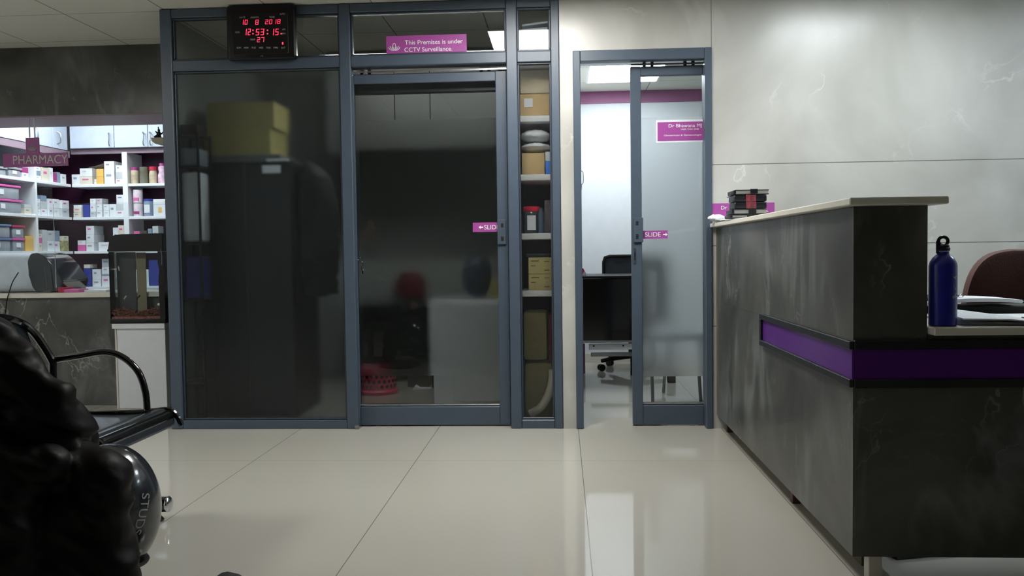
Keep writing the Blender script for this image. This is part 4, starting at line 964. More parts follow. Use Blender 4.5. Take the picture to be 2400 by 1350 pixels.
ROWS = [  # x0, x1 px ; [(height px, colour)...] bottom to top
  [(167, 187, [(25, 'w')]), (187.5, 217, [(19, 'c'), (20, 'w')]), (218, 225, [(7, 'w'), (6, 'w')]), (226, 243, [(19, 'y'), (18, 'y')]), (244, 268, [(33, 'w'), (22, 'w')]), (269.5, 286, [(12, 'w'), (16, 'g'), (17, 'w')])],
  [(169, 188, [(12, 'c'), (11, 'c'), (7, 'w')]), (189, 205, [(31, 'b')]), (206, 219.5, [(13, 'g'), (17, 'w'), (15, 'w')]), (221, 235, [(16, 'w'), (15, 'w'), (14, 'g')]), (236, 250, [(16, 'w'), (15, 'w')]), (252, 268, [(31, 'w')]), (269, 287, [(15, 'w'), (16, 'g'), (4, 'w'), (18, 'w')])],
  [(174, 193, [(15, 'p'), (11, 'w')]), (194, 213, [(20, 'w'), (20, 'w'), (21, 'w')]), (223, 254, [(21, 'w')]), (256, 272, [(56, 'w')]), (273, 287, [(35, 'w'), (26, 'c')])],
  [(172, 188, [(10, 'w'), (14, 'b')]), (189, 203.5, [(27, 'b'), (18, 'b'), (9, 'c')]), (204.5, 225, [(17, 'w'), (25, 'w')]), (226.5, 250, [(25, 'w'), (5, 'd'), (17, 'w'), (20, 'g')]), (252, 270, [(24, 'w'), (20, 'w')]), (271, 287, [(30, 'w')])],
]
cnt = 0
for r, row in enumerate(ROWS):
    for i, (a, b_, st) in enumerate(row):
        z = SZ[r]; px = .5 * (a + b_); x0 = atY(a, 500, BYF).x; x1 = atY(b_, 500, BYF).x
        y = BYF + .012 + random.random() * .04; dep = .10 + .09 * random.random()
        for j, (h, c) in enumerate(st):
            cnt += 1
            lab = '%s carton, %s %s stack from the corner, %s rear shelf' % (CN[c], stack_word(j, len(st)) or 'alone in', ORD[i], SHN[r])
            hh = h * PXM
            sh = random.uniform(-.003, .003) * (j > 0)
            carton(None, x0 + sh * 0, x1 + sh * 0, z, hh, dep - .012 * j, c, lab, 'cartons on the rear pharmacy shelving', 'x', y + .003 * j, 0, cnt)
            z += hh
# dark brown pouch on the top row, olive printed jars
bm = B(); p = atY(226, 391, BYF + .03); tube(bm, [(p.x - .09, BYF + .07, SZ[0] + .148), (p.x - .03, BYF + .07, SZ[0] + .152), (p.x + .02, BYF + .07, SZ[0] + .158), (p.x + .055, BYF + .07, SZ[0] + .165)], [.008, .012, .02, .024], 10)
o = fin('rolled_pouch', bm, CARD['k']); tag(o, 'dark brown rolled pouch lying across the orange yellow cartons', 'pouch')
for px0, px1, r, h, lab in ((152, 173, 2, 29, 'olive printed carton on the third shelf near the corner'),):
    pass

# right bay: bottles and tins
def container(name, px0, px1, r, prof, mb, mcap, capz, lab, cat, extra=None):
    xa, xb = atY(px0, 500, BYF).x, atY(px1, 500, BYF).x; cx = (xa + xb) / 2; R = (xb - xa) / 2 * .96; z = SZ[r]; y = BYF + .02 + R
    t = root(name, (cx, y, z), lab, cat, 'containers in the right bay of the pharmacy shelving')
    bm = B(); lathe(bm, [(R * a, .0005 + h) for a, h in prof], (cx, y, z), 20); fin('body', bm, mb, t)
    if mcap:
        bm = B(); lathe(bm, [(R * capz[0], capz[1]), (R * capz[0], capz[2] - .003), (R * capz[0] * .92, capz[2])], (cx, y, z), 20); fin('cap', bm, mcap, t)
    if extra: fin('paper_label', rbox(cx - R * .55, cx + R * .55, y - R - .001, y - R * .8, z + extra[0], z + extra[1], 0, 0), extra[2], t)
    return t
CJ = mat('beige_jar', (192, 178, 150), .4, var=.25, scale=20); 
container('jar', 303, 321, 0, [(.85, 0), (1, .008), (1, .10), (.95, .115)], CJ, CARD['m'], (.9, .1155, .14), 'beige jar with magenta lid, first in the row of bottles by the divider', 'jar')
container('bottle', 322.5, 344, 0, [(.9, 0), (1, .01), (1, .05), (.85, .09), (.95, .11), (.95, .14), (.8, .144)], mat('smoky_olive_plastic', (110, 110, 96), .15, var=.2), None, None, 'smoky olive plastic bottle, second in the row by the divider', 'bottle')
container('jar', 345.5, 364.5, 0, [(.9, 0), (1, .01), (1, .08), (.85, .10), (.85, .112)], CJ, CARD['r'], (1.0, .1125, .145), 'beige jar with bright red lid, third in the row by the divider', 'jar')
container('bottle', 366.5, 386, 0, [(.9, 0), (1, .01), (1, .07), (.75, .10), (.9, .12), (.9, .14), (.6, .15)], mat('white_pink_bottle', (216, 186, 204), .3, var=.35, scale=30), CARD['m'], (.7, .1505, .172), 'white and pink bottle with purple cap, fourth in the row by the divider', 'bottle')
M_TIN = mat('white_pink_tin', (214, 200, 210), .3, var=.15, scale=25)
for k in range(2):
    t = container('tin', 306, 328, 1, [(1, 0.0 + .117 * k), (1, .003 + .117 * k), (1, .108 + .117 * k), (.98, .112 + .117 * k)], M_TIN, M_STEEL, (.97, .1128 + .117 * k, .1162 + .117 * k), ('lower' if k == 0 else 'upper') + ' of two stacked white and pink milk powder tins', 'tin', (.02 + .117 * k, .045 + .117 * k, CARD['m' if k == 0 else 'p']))
container('tin', 329.5, 354.5, 1, [(.95, 0), (1, .01), (1, .125), (.97, .13)], CARD['d'], CARD['b'], (1.0, .1305, .15), 'blue lidded grey tub with printed squares beside the stacked tins', 'tub', (.03, .10, CARD['w']))
t = root('medicine_carton', (-3.45, BYF, SZ[1]), 'square white carton with golden emblem at the right of the tins', 'carton')
xa, xb = atY(357, 500, BYF).x, atY(389, 500, BYF).x
fin('box_body', rbox(xa, xb, BYF + .02, BYF + .16, SZ[1] + .0005, SZ[1] + .145, 0, .002), CARD['w'], t)
fin('emblem', rbox(xa + .045, xa + .075, BYF + .0185, BYF + .0198, SZ[1] + .03, SZ[1] + .075, 0, 0), CARD['y'], t)
fin('lid_seam', rbox(xa, xb, BYF + .0188, BYF + .0198, SZ[1] + .10, SZ[1] + .103, 0, 0), M_PRINT, t)
for px0, px1, h, c, lab in ((308, 322, 46, 'p', 'pink packet on the third shelf behind the fish tank lid'), (323, 339, 47, 'k', 'brownish packet on the third shelf behind the fish tank lid'), (341, 351, 52, 'd', 'blue and white pack on the third shelf behind the fish tank lid'), (352, 366, 58, 'g', 'pale grey pack at the right of the third shelf behind the fish tank lid')):
    carton(None, atY(px0, 500, BYF).x, atY(px1, 500, BYF).x, SZ[2], h * PXM, .1, c, lab, 'packets behind the fish tank lid', 'x', BYF + .03, 0, 1)
for px0, px1, h, c, lab in ((310, 340, 40, 'w', 'white carton seen through the fish tank'), (341, 372, 62, 'b', 'blue pack seen through the fish tank')):
    carton(None, atY(px0, 500, BYF).x, atY(px1, 500, BYF).x, SZ[3], h * PXM, .1, c, lab, 'cartons behind the fish tank', 'x', BYF + .03, 0, 1)

# left shelving, faces +X
LX = -4.215
t = root('side_shelving', (LX, 6.4, 0), 'white pharmacy shelving along the left wall', 'shelving')
LY0, LY1 = 5.0 + .65, BYF - .02
fin('back_panel', rbox(-4.59, -4.58, LY0, BYB - .001, 0, 1.95, 0, 0), M_MAROON, t)
for z in SZ: fin('shelf', rbox(-4.579, LX, LY0, LY1, z - .024, z, 0, .002), M_WHITE, t)
yd = atX(86, 500, LX).y
fin('divider', rbox(-4.579, LX + .004, yd - .012, yd + .012, .4, 1.905, 0, .002), M_WHITE, t)
fin('divider', rbox(-4.579, LX + .004, LY0 - .012, LY0 + .006, .0, 1.905, 0, .002), M_WHITE, t)
fin('valance', rbox(LX - .03, LX, LY0, LY1, 1.862, 1.92, 0, .002), M_GMAUVE, t)
ca = [(LY0, atX(67, 320, LX).y, 'white wall cabinet nearest the counter on the left side, above the sign'), (atX(67, 320, LX).y + .002, atX(121, 320, LX).y, 'middle white wall cabinet on the left side, right of the hanging rods'), (atX(121, 320, LX).y + .002, BYF - .06, 'white wall cabinet on the left side nearest the corner')]
for i, (y0, y1, lab) in enumerate(ca):
    t = root('wall_cabinet', (LX, (y0 + y1) / 2, 1.921), lab, 'cabinet', 'white wall cabinets of the pharmacy')
    fin('body', rbox(-4.579, LX - .012, y0, y1, 1.921, 2.405, 0, 0), M_CABW, t)
    d_ = fin('door', rbox(LX - .011, LX + .006, y0 + .002, y1 - .002, 1.921, 2.40, 0, .002), M_CABW, t)
    hy = y0 + .06 if i else y0 + .35
    bm = B(); tube(bm, smoothpath([(LX + .006, hy, 2.06), (LX + .03, hy + .01, 2.045), (LX + .035, hy + .01, 2.01), (LX + .03, hy + .01, 1.975), (LX + .006, hy, 1.96)], 5), .005, 8); fin('handle', bm, M_STEEL, d_)
def zpx(h): return h * .0033
LROWS = [ # px range at the shelf front; stacks
  [('L', 58, 72, [(14, 'w'), (13, 'm')]), ('R', 90, 103, [(12, 'w'), (11, 'd'), (10, 'w')]), ('R', 104, 122, [(33, 'c')]), ('R', 123, 131, [(35, 'w')]), ('R', 132.5, 141, [(8, 'm'), (8, 'm'), (8, 'm')]), ('R', 142.5, 150, [(27, 'd')]), ('R', 151.5, 163, [(24, 'w')])],
  [('L', 58, 75, [(16, 'c'), (8, 'g')]), ('R', 90, 102, [(15, 'w'), (15, 'g'), (10, 'w')]), ('R', 103, 117, [(17, 'w'), (18, 'g'), (14, 'd')]), ('R', 118, 129, [(20, 'w'), (22, 'w')]), ('R', 130, 145, [(20, 'w'), (22, 'w')]), ('R', 146, 163, [(20, 'g'), (20, 'w')])],
  [('L', 58, 77, [(37, 'y')]), ('R', 89, 97, [(20, 'c'), (12, 'p'), (10, 'c')]), ('R', 98.5, 110, [(52, 'g')]), ('R', 111.5, 128, [(26, 'w'), (24, 'g')]), ('R', 129, 145, [(24, 'w'), (26, 'd')]), ('R', 146.5, 160, [(25, 'o'), (12, 'c')])],
  [('R', 128, 146, [(12, 'g'), (14, 'p'), (10, 'g'), (9, 'g')]), ('R', 147.5, 164, [(26, 'w'), (10, 'r')])],
]
for r, row in enumerate(LROWS):
    for i, (bay, a, b_, st) in enumerate(row):
        y0, y1 = atX(a, 500, LX - .02).y, atX(b_, 500, LX - .02).y; z = SZ[r]; dep = .16 + .08 * random.random(); fx = LX - .02 - .03 * random.random()
        for j, (h, c) in enumerate(st):
            cnt += 1; s_ = (y0 + y1) / 2 / FPX; hh = h * s_
            lab = '%s carton, %s %s stack from the left, %s shelf of left wall' % (CN[c], stack_word(j, len(st)) or 'alone in', ORD[i], SHN[r])
            carton(None, y0, y1, z, hh, dep, c, lab, 'cartons on the left hand pharmacy shelving', 'y', fx, 0, cnt); z += hh
M_BIN = mat('clear_bin_plastic', (150, 156, 164), .2, var=.15, scale=8); M_LID = mat('pink_bin_lid', (206, 92, 164), .4); M_LIDB = mat('blue_bin_lid', (96, 120, 156), .4)
def bin_(pa, pb, r, z0, h, ml, lab):
    y0, y1 = atX(pa, 500, LX - .01).y, atX(pb, 500, LX - .01).y; z = SZ[r] + z0
    t = root('storage_bin', (LX, (y0 + y1) / 2, z), lab, 'storage bin', 'plastic storage bins on the left shelving')
    bm = B(); box(bm, LX - .24, LX - .012, y0 + .01, y1 - .01, z + .0005, z + h - .018, .012, 2)
    for v in bm.verts:
        k = 1 - (z + h - v.co.z) * .25; v.co.y = (y0 + y1) / 2 + (v.co.y - (y0 + y1) / 2) * k
    fin('tub', bm, M_BIN, t); fin('lid', rbox(LX - .25, LX - .004, y0 + .002, y1 - .002, z + h - .0175, z + h, 0, .005, 2), ml, t)
    fin('paper_label', rbox(LX - .0115, LX - .008, (y0 + y1) / 2 - .03, (y0 + y1) / 2 + .02, z + h * .3, z + h * .65, 0, 0), M_PAPER, t)
bin_(-45, 21, 0, 0, .065, M_BIN, 'clear bin at the left end of the top left shelf, half hidden by the sign')
bin_(22, 55, 0, 0, .075, M_BIN, 'clear bin with white slip beside the magenta carton on the top left shelf')
bin_(-40, 54, 1, .0, .105, M_LID, 'pink lidded bin on the second left shelf, lower of two')
bin_(-40, 50, 1, .1055, .11, M_LID, 'pink lidded bin on the second left shelf, upper of two')
bin_(-40, 25, 2, .0, .10, M_LIDB, 'blue lidded bin on the third left shelf, lower one at the frame edge')
bin_(-40, 25, 2, .1005, .105, M_LIDB, 'blue lidded bin on the third left shelf, upper one at the frame edge')
bin_(26, 57, 2, .0, .10, M_LID, 'pink lidded bin on the third left shelf beside the orange yellow carton')
bin_(26, 57, 2, .1005, .10, CARD['r'] and mat('crimson_bin_lid', (178, 44, 92), .4), 'crimson lidded bin on the third left shelf, on top of a pink lidded one')

# printer / label machine on the counter
CT = zc1
t = root('desktop_printer', (-3.75, 5.72, CT), 'white rounded office machine with dark translucent end on the pharmacy counter', 'printer')
y0, y1 = 5.675, 5.97
zt = atY(60, 592, y0).z
xR, xL = atY(88, 650, y0).x, -4.12
def rsec(x, s=1.0, dz=0.0):
    h = (zt - CT - .002) * s; yc = (y0 + y1) / 2; hw = (y1 - y0) / 2 * s; out = []
    for k in range(28):
        q = 2 * PI * k / 28; c_, s_ = math.cos(q), math.sin(q)
        out.append(Vector((x, yc + math.copysign(abs(c_) ** .5, c_) * hw, CT + .002 + h / 2 + dz + math.copysign(abs(s_) ** .45, s_) * h / 2)))
    return out
bm = B(); loft(bm, [rsec(xL, .97), rsec(xL + .03), rsec(xR - .02), rsec(xR, .985)]); fin('white_body', bm, mat('white_machine_shell', (206, 212, 222), .3), t)
zz = lambda py: atY(120, py, y0).z
xx = lambda px: atY(px, 640, y0).x
poly = [(xx(70), zz(645)), (xx(67), zz(612)), (xx(75), zz(594)), (xx(92), zz(592)), (xx(110), zz(603)), (xx(126), zz(620)), (xx(150), zz(659)), (xx(141), CT + .003), (xx(86), CT + .003), (xx(76), zz(672))]
M_DTR = mat('dark_translucent_plastic', (22, 26, 32), .12, coat=.6)
bm = B(); prism(bm, poly, y0 - .012, y1 + .012); bmesh.ops.bevel(bm, geom=list(bm.edges), offset=.006, segments=2, affect='EDGES'); fin('dark_end_cover', bm, M_DTR, t, angle=50)
pp = [(xx(67), zz(637)), (xx(55), zz(655)), (xx(49), zz(668)), (xx(46), zz(700)), (xx(40), zz(735)), (xx(30), zz(762)), (xx(20), zz(790))]
bm = B(); tube(bm, smoothpath([(x, 5.53 if z_ < CT + .02 else 5.565, z_) for x, z_ in pp], 5), .0035, 8)
o = fin('power_cable', bm, M_BLACK); tag(o, 'thin black cable hanging from the white machine over the counter front', 'cable')
# small items on the counter
for nm, px0, px1, py0, py1, c, lab in (('cap', 144, 158, 671, 683, 'r', 'small red box on the counter beside the dark machine end'), ('pad', 157, 192, 677, 684, 'p', 'flat pink pad on the pharmacy counter'), ('envelope', 205, 256, 681, 686, 'w', 'flat white envelope on the counter beside the fish tank')):
    a, b_ = atY(px0, py0, 5.66), atY(px1, py1, 5.66); h = max(.004, a.z - b_.z)
    o = fin({'cap': 'small_box', 'pad': 'note_pad', 'envelope': 'envelope'}[nm], rbox(a.x, b_.x, 5.62, 5.74, CT + .0004, CT + h, 0, .001), CARD[c]); tag(o, lab, {'cap': 'box', 'pad': 'pad', 'envelope': 'envelope'}[nm])

# fish tank cabinet and tank
TY = 5.46
ca0, ca1 = atY(272, 850, TY).x, atY(389, 850, TY).x
zt0 = atY(330, 770, TY).z; zt1 = atY(330, 758, TY).z
t = root('side_cabinet', ((ca0 + ca1) / 2, TY, 0), 'white side cabinet carrying the fish tank', 'cabinet')
fin('body', rbox(ca0, ca1, TY, 5.584, 0, zt0 - .0005, 0, .002), M_WHITE, t)
fin('top_board', rbox(ca0 - .012, ca1 + .006, TY - .018, 5.584, zt0, zt1, 0, .002), M_WHITE, t)
fin('side_edge', rbox(ca0 - .0005, ca0 + .012, TY - .004, TY - .0005, 0, zt0 - .001, 0, .001), M_CREAM, t)
t = root('fish_tank', (-2.72, TY + .04, zt1), 'small fish tank with black domed lid and brown gravel', 'fish tank')
tx0, tx1 = atY(259, 700, TY).x, atY(389, 700, TY).x; ty0, ty1 = TY - .018, TY + .085
ztb = atY(300, 747, TY).z; zg = atY(300, 590, TY).z; ztt = atY(350, 547, TY).z
fin('base_tray', rbox(tx0, tx1, ty0, ty1, zt1 + .0005, ztb, 0, .004, 2), M_BLACK, t)
bm = B(); box(bm, tx0 + .004, tx1 - .03, ty0 + .004, ty0 + .008, ztb, zg); fin('glass_front', bm, M_GLASS2, t, smooth=False)
bm = B(); box(bm, tx0 + .004, tx0 + .008, ty0 + .008, ty1 - .004, ztb, zg); fin('glass_side', bm, M_GLASS2, t, smooth=False)
bm = B(); box(bm, tx0 + .008, tx1 - .03, ty1 - .008, ty1 - .004, ztb, zg); fin('glass_back', bm, M_GLASS2, t, smooth=False)
bm = B(); prism(bm, [(tx0 - .002, zg + .001), (tx1, zg + .001), (tx1, ztt), (tx0 + .10, ztt - .003), (tx0 + .05, ztt - .008), (tx0 + .022, ztt - .022), (tx0 + .012, ztt - .045), (tx0 + .01, zg + .018), (tx0 - .002, zg + .018)], ty0 - .004, ty1 + .002)
bmesh.ops.bevel(bm, geom=list(bm.edges), offset=.004, segments=2, affect='EDGES'); fin('lid', bm, M_BLACK, t, angle=50)
bm = B(); prism(bm, [(tx1 - .035, ztb), (tx1, ztb), (tx1, zg), (tx1 - .04, zg), (tx1 - .04, zg - .08), (tx1 - .032, zg - .12), (tx1 - .04, zg - .2)], ty0 + .002, ty1); fin('filter_column', bm, M_BLACK, t)
bm = B(); ellipsoid(bm, (tx1 - .05, (ty0 + ty1) / 2, zg - .07), (.014, .02, .022)); fin('pump', bm, M_BLACK, t)
fin('edge_strip', rbox(atY(308, 650, TY).x, atY(330, 650, TY).x, ty1 - .012, ty1 - .0085, ztb + .04, zg - .005, 0, 0), mat('olive_strip', (120, 112, 86), .6), t)
fin('back_screen', rbox(tx0 + .009, atY(306, 650, TY).x, ty1 - .012, ty1 - .0085, ztb + .02, zg - .002, 0, 0), mat('dark_tank_screen', (34, 38, 38), .4), t)
bm = B()
for k in range(420):
    x = random.uniform(tx0 + .012, tx1 - .042); y = random.uniform(ty0 + .012, ty1 - .014); lay = random.random()
    zmax = .042 + .012 * math.sin((x - tx0) * 28) + .008 * random.random(); r = random.uniform(.004, .008)
    res = bmesh.ops.create_icosphere(bm, subdivisions=1, radius=1)
    for v in res['verts']: v.co = Vector((x + v.co.x * r, y + v.co.y * r, ztb + .004 + r + lay * zmax + v.co.z * r * .8))
box(bm, tx0 + .01, tx1 - .04, ty0 + .010, ty1 - .012, ztb, ztb + .014)
o = fin('gravel', bm, mat('brown_gravel', (132, 76, 62), .5, var=.5, scale=60), t); o['kind'] = 'stuff'
bm = B(); tube(bm, smoothpath([(tx1 - .012, ty0 - .008, zg + .015), (tx1 - .006, ty0 - .010, zg - .03), (tx1 - .008, ty0 - .01, zg - .09)], 5), .002, 8); fin('air_tube', bm, M_STEEL, t)
bm = B(); ellipsoid(bm, (tx1 - .052, ty0 + .03, ztb + .092), (.014, .006, .009), 12, 8); fin('ornament', bm, M_WHITE, t)
for k, (px, py, an, lab) in enumerate(((294, 696, .9, 'orange white fish low in the tank near the left'), (326, 695, .8, 'dark fish low in the middle of the tank'), (278, 628, 1.8, 'small pale fish in the upper left of the tank'), (262, 631, 0, 'small grey fish against the left glass of the tank'))):
    p = atY(px, py, TY + .03); p.x = max(p.x, tx0 + .02)
    tt = root('fish', p, lab, 'fish', 'fish in the tank')
    bm = B(); ellipsoid(bm, (0, 0, 0), (.013, .003, .0045), 12, 8); prism(bm, [(-.010, 0), (-.019, .006), (-.017, 0), (-.019, -.006)], -.0008, .0008)
    bmesh.ops.rotate(bm, verts=bm.verts, cent=(0, 0, 0), matrix=Matrix.Rotation(-an, 3, 'Y')); bmesh.ops.translate(bm, verts=bm.verts, vec=p)
    fin('fish_body', bm, mat('pale_fish', (200, 190, 170), .4) if k != 1 else M_BLACKM, tt)
    bm = B(); ellipsoid(bm, (p.x + math.cos(an) * .009, p.y - .003, p.z + math.sin(an) * .009), (.001, .001, .001), 8, 6); fin('eye', bm, M_BLACK, tt)

# wall bracket and figurine
BKY = 5.20
bx0 = atY(353, 330, BKY).x; zt_ = atY(360, 322.5, BKY).z; zb_ = atY(360, 338, BKY).z
t = root('bracket_shelf', (bx0 + .1, BKY, zb_), 'small beige bracket shelf on the partition side wall', 'shelf')
bm = B(); prism(bm, [(bx0, zt_), (-2.287, zt_), (-2.287, zb_ - .035), (bx0 + .03, zb_ + .002), (bx0 + .006, zb_ + .02)], BKY, BKY + .14); fin('ledge', bm, mat('beige_ledge', (150, 144, 128), .6), t)
t = root('figurine', (-2.46, BKY + .04, zt_), 'small black seated figurine with raised arm on the bracket shelf', 'figurine')
fx = atY(370, 310, BKY + .03).x; u = .0026
bm = B(); fy = BKY + .04
tube(bm, [(fx - .008, fy, zt_ + .002), (fx, fy, zt_ + .018), (fx + .002, fy, zt_ + .033), (fx + .003, fy, zt_ + .044)], [.026, .014, .013, .006], 12)
ellipsoid(bm, (fx + .002, fy, zt_ + .050), (.008, .008, .009), 12, 8)
tube(bm, [(fx + .001, fy, zt_ + .056), (fx - .001, fy, zt_ + .066), (fx - .002, fy, zt_ + .071)], [.004, .003, .004], 8)
tube(bm, [(fx, fy, zt_ + .034), (fx - .012, fy, zt_ + .036), (fx - .022, fy, zt_ + .046)], [.008, .006, .002], 8)
tube(bm, [(fx + .004, fy, zt_ + .034), (fx + .020, fy, zt_ + .028), (fx + .028, fy, zt_ + .040)], [.007, .005, .003], 8)
tube(bm, [(fx - .022, fy - .01, zt_ + .004), (fx, fy - .016, zt_ + .006), (fx + .022, fy - .01, zt_ + .004)], [.005, .008, .005], 8)
for v in bm.verts: v.co.z = max(v.co.z, zt_ + .0005)
fin('figure', bm, M_BLACK, t)

# ------------------------------------------------------------------ waiting bench
t = root('waiting_bench', (-1.7, 2.35, 0), 'black enamel waiting bench with tubular arm rests at the left', 'bench')
M_SEAT = mat('dark_grey_steel_seat', (52, 58, 64), .22, .3, coat=.3)
xf, xr, zs = -1.475, -1.93, .43
for k, (ya, yb) in enumerate(((2.585, 3.06), (2.07, 2.555))):
    bm = B(); n = 16; top = []
    for i in range(n + 1):
        u = i / n; x = xr + (xf - xr) * u; z_ = zs - .012 + .02 * (u - .5) ** 2 * 4 * .5
        top.append((x, z_ + (.012 if u > .9 else 0)))
    top += [(xf + .022, zs - .005), (xf + .038, zs - .028), (xf + .036, zs - .05)]
    poly = top + [(x, z_ - .006) for x, z_ in reversed(top)]
    prism(bm, poly, ya, yb); fin('seat_pan', bm, M_SEAT, t, angle=50)
    bm = B(); tube(bm, [(xf + .012, ya - .002, zs - .022), (xf + .012, yb + .004, zs - .022)], .026, 14)
    fin('front_roll', bm, M_GLOSSBLK, t)
    bm = B(); tube(bm, smoothpath([(xr - .02, yb, zs - .01), (xr + .1, yb + .004, zs - .012), (xf - .08, yb + .004, zs - .004), (xf + .01, yb + .004, zs + .004), (xf + .045, yb + .004, zs - .02), (xf + .062, yb + .004, zs - .055)], 5), .010, 8); fin('side_tube', bm, M_GLOSSBLK, t)
    # backrest, leaning back, rounded upper corners
    bm = B(); pts = [(xr + .035, ya + .01, zs + .01), (xr + .03, ya + .005, .58), (xr - .02, ya + .015, .74), (xr - .045, ya + .08, .79), (xr - .05, (ya + yb) / 2, .80), (xr - .045, yb - .12, .785), (xr - .02, yb - .04, .74), (xr + .03, yb - .005, .63), (xr + .035, yb - .002, .58), (xr + .035, yb - .01, zs + .01)]
    sp_ = smoothpath(pts, 5); tube(bm, sp_, .014, 10); fin('back_frame', bm, M_GLOSSBLK, t)
    bm = B(); rows = []
    for zf in (.0, .25, .5, .75, 1.0):
        zz_ = .53 + zf * .24; xx_ = xr + .03 - .07 * zf
        rows.append([bm.verts.new((xx_ + .012 * 0, y_, zz_)) for y_ in [ya + .03 + (yb - ya - .06) * i / 8 + (.02 * zf * (1 - i / 4) if True else 0) for i in range(9)]])
    for a_, b2 in zip(rows[:-1], rows[1:]):
        for i in range(8): bm.faces.new((a_[i], a_[i + 1], b2[i + 1], b2[i]))
    r_ = bmesh.ops.solidify(bm, geom=list(bm.faces), thickness=.004); fin('back_panel', bm, M_SEAT, t)
for ya in (3.07, 2.05):
    bm = B(); tube(bm, smoothpath([(-1.895, ya, .622), (-1.80, ya, .636), (-1.70, ya, .650), (-1.63, ya, .628), (-1.575, ya, .575), (-1.55, ya, .50), (-1.545, ya, .425)], 6), .0125, 12); fin('arm_rest', bm, M_GLOSSBLK, t)
bm = B(); box(bm, -1.73, -1.67, 2.10, 3.12, .33, .38, .004, 1); fin('beam', bm, M_GLOSSBLK, t)
for ya in (3.12, 2.30):
    bm = B(); tube(bm, smoothpath([(-1.70, ya, .36), (-1.70, ya, .20), (-1.70, ya, .09)], 4), .026, 12); l = fin('leg', bm, M_GLOSSBLK, t)
    bm = B(); tube(bm, [(-1.93, ya, .062), (-1.505, ya, .062)], .029, 16); f_ = fin('foot_bar', bm, M_GLOSSBLK, l)
    bm = B(); ellipsoid(bm, (-1.500, ya, .062), (.013, .030, .030), 20, 12); fin('chrome_cap', bm, M_CHROME, l)
    bm = B(); lathe(bm, [(.022, 0.0005), (.026, .004), (.016, .016), (.012, .034)], (-1.545, ya, 0), 20); lathe(bm, [(.022, 0.0005), (.026, .004), (.016, .016), (.012, .034)], (-1.88, ya, 0), 20); fin('levelling_foot', bm, M_BLACK, l)

# ------------------------------------------------------------------ helmet
t = root('motorcycle_helmet', (-1.315, 2.36, .13), 'glossy black motorcycle helmet resting against the seated person in black', 'helmet')
HC = Vector((-1.315, 2.37, .272)); HR = Vector((.142, .138, .190))
M_HEL = mat('satin_black_helmet', (34, 38, 44), .22, coat=.5)
bm = B(); ellipsoid(bm, HC, HR, 40, 28)
for v in bm.verts:
    if v.co.z < .13: v.co.z = .13 + (v.co.z - .13) * .25
fin('shell', bm, M_HEL, t)
bm = B(); lathe(bm, [(.104, .0), (.107, .006), (.104, .012)], (HC.x, HC.y, .112), 36, 1.0, .86); fin('rim', bm, M_BLACK, t)
# lettering wrapped on the shell
cu = bpy.data.curves.new('lt', 'FONT'); cu.body = 'STUDS'; cu.size = .040; cu.extrude = .001
tmp = bpy.data.objects.new('lt', cu); COL.objects.link(tmp); dg = bpy.context.evaluated_depsgraph_get()
me = bpy.data.meshes.new_from_object(tmp.evaluated_get(dg)); bpy.data.objects.remove(tmp)
bm = B(); bm.from_mesh(me)
for f_ in list(bm.faces): pass
bmesh.ops.subdivide_edges(bm, edges=bm.edges, cuts=1)
for v in bm.verts:
    lx, ly, lz = v.co.x, v.co.y, v.co.z
    zl = .335 - lx * .93 - ly * .25; az = math.radians(-22) + (ly - lx * .35) / .142
    k = math.sqrt(max(0, 1 - ((zl - HC.z) / HR.z) ** 2)); e_ = 1.004 + lz * 4
    v.co = Vector((HC.x + HR.x * k * math.cos(az) * e_, HC.y + HR.y * k * math.sin(az) * e_, zl))
fin('lettering', bm, mat('grey_lettering', (150, 150, 146), .5), t, smooth=False)

# ------------------------------------------------------------------ seated person
P = root('person', (-1.7, 2.3, 0), 'person in black leather jacket and dark clothes seated on the bench at the left edge', 'person')
def cap(bm, a, b_, ra, rb, n=5, seg=14):
    a, b_ = Vector(a), Vector(b_)
    tube(bm, [a.lerp(b_, k / n) for k in range(n + 1)], [ra + (rb - ra) * k / n for k in range(n + 1)], seg)
    ellipsoid(bm, a, (ra, ra, ra), 14, 10); ellipsoid(bm, b_, (rb, rb, rb), 14, 10)
SHR, SHL = Vector((-1.76, 2.13, .99)), Vector((-1.88, 2.46, .97))
ELR, WRR = Vector((-1.535, 2.08, .845)), Vector((-1.30, 2.12, .605))
ELL, WRL = Vector((-1.82, 2.50, .73)), Vector((-1.62, 2.40, .60))
HIR, HIL = Vector((-1.74, 2.22, .56)), Vector((-1.76, 2.42, .56))
KNR, ANR = Vector((-1.205, 2.12, .425)), Vector((-1.165, 2.10, .09))
KNL, ANL = Vector((-1.47, 2.43, .48)), Vector((-1.50, 2.46, .09))
bm = B()
cap(bm, (-1.78, 2.32, .60), (-1.79, 2.32, .98), .115, .12); cap(bm, SHR, SHL, .055, .055)
cap(bm, (-1.78, 2.32, 1.0), (-1.76, 2.32, 1.13), .055, .05)
ellipsoid(bm, (-1.735, 2.32, 1.235), (.095, .075, .12), 24, 18)                     # head
ellipsoid(bm, (-1.64, 2.32, 1.225), (.018, .012, .018)); ellipsoid(bm, (-1.655, 2.32, 1.165), (.02, .022, .012)); ellipsoid(bm, (-1.66, 2.32, 1.135), (.02, .025, .02))
for s in (-1, 1): ellipsoid(bm, (-1.74, 2.32 + .076 * s, 1.225), (.016, .008, .028))
cap(bm, SHR, ELR, .045, .038); cap(bm, ELR, WRR, .038, .026); cap(bm, SHL, ELL, .045, .038); cap(bm, ELL, WRL, .038, .026)
cap(bm, HIR, KNR, .075, .055); cap(bm, KNR, ANR, .052, .035); cap(bm, HIL, KNL, .075, .055); cap(bm, KNL, ANL, .052, .035)
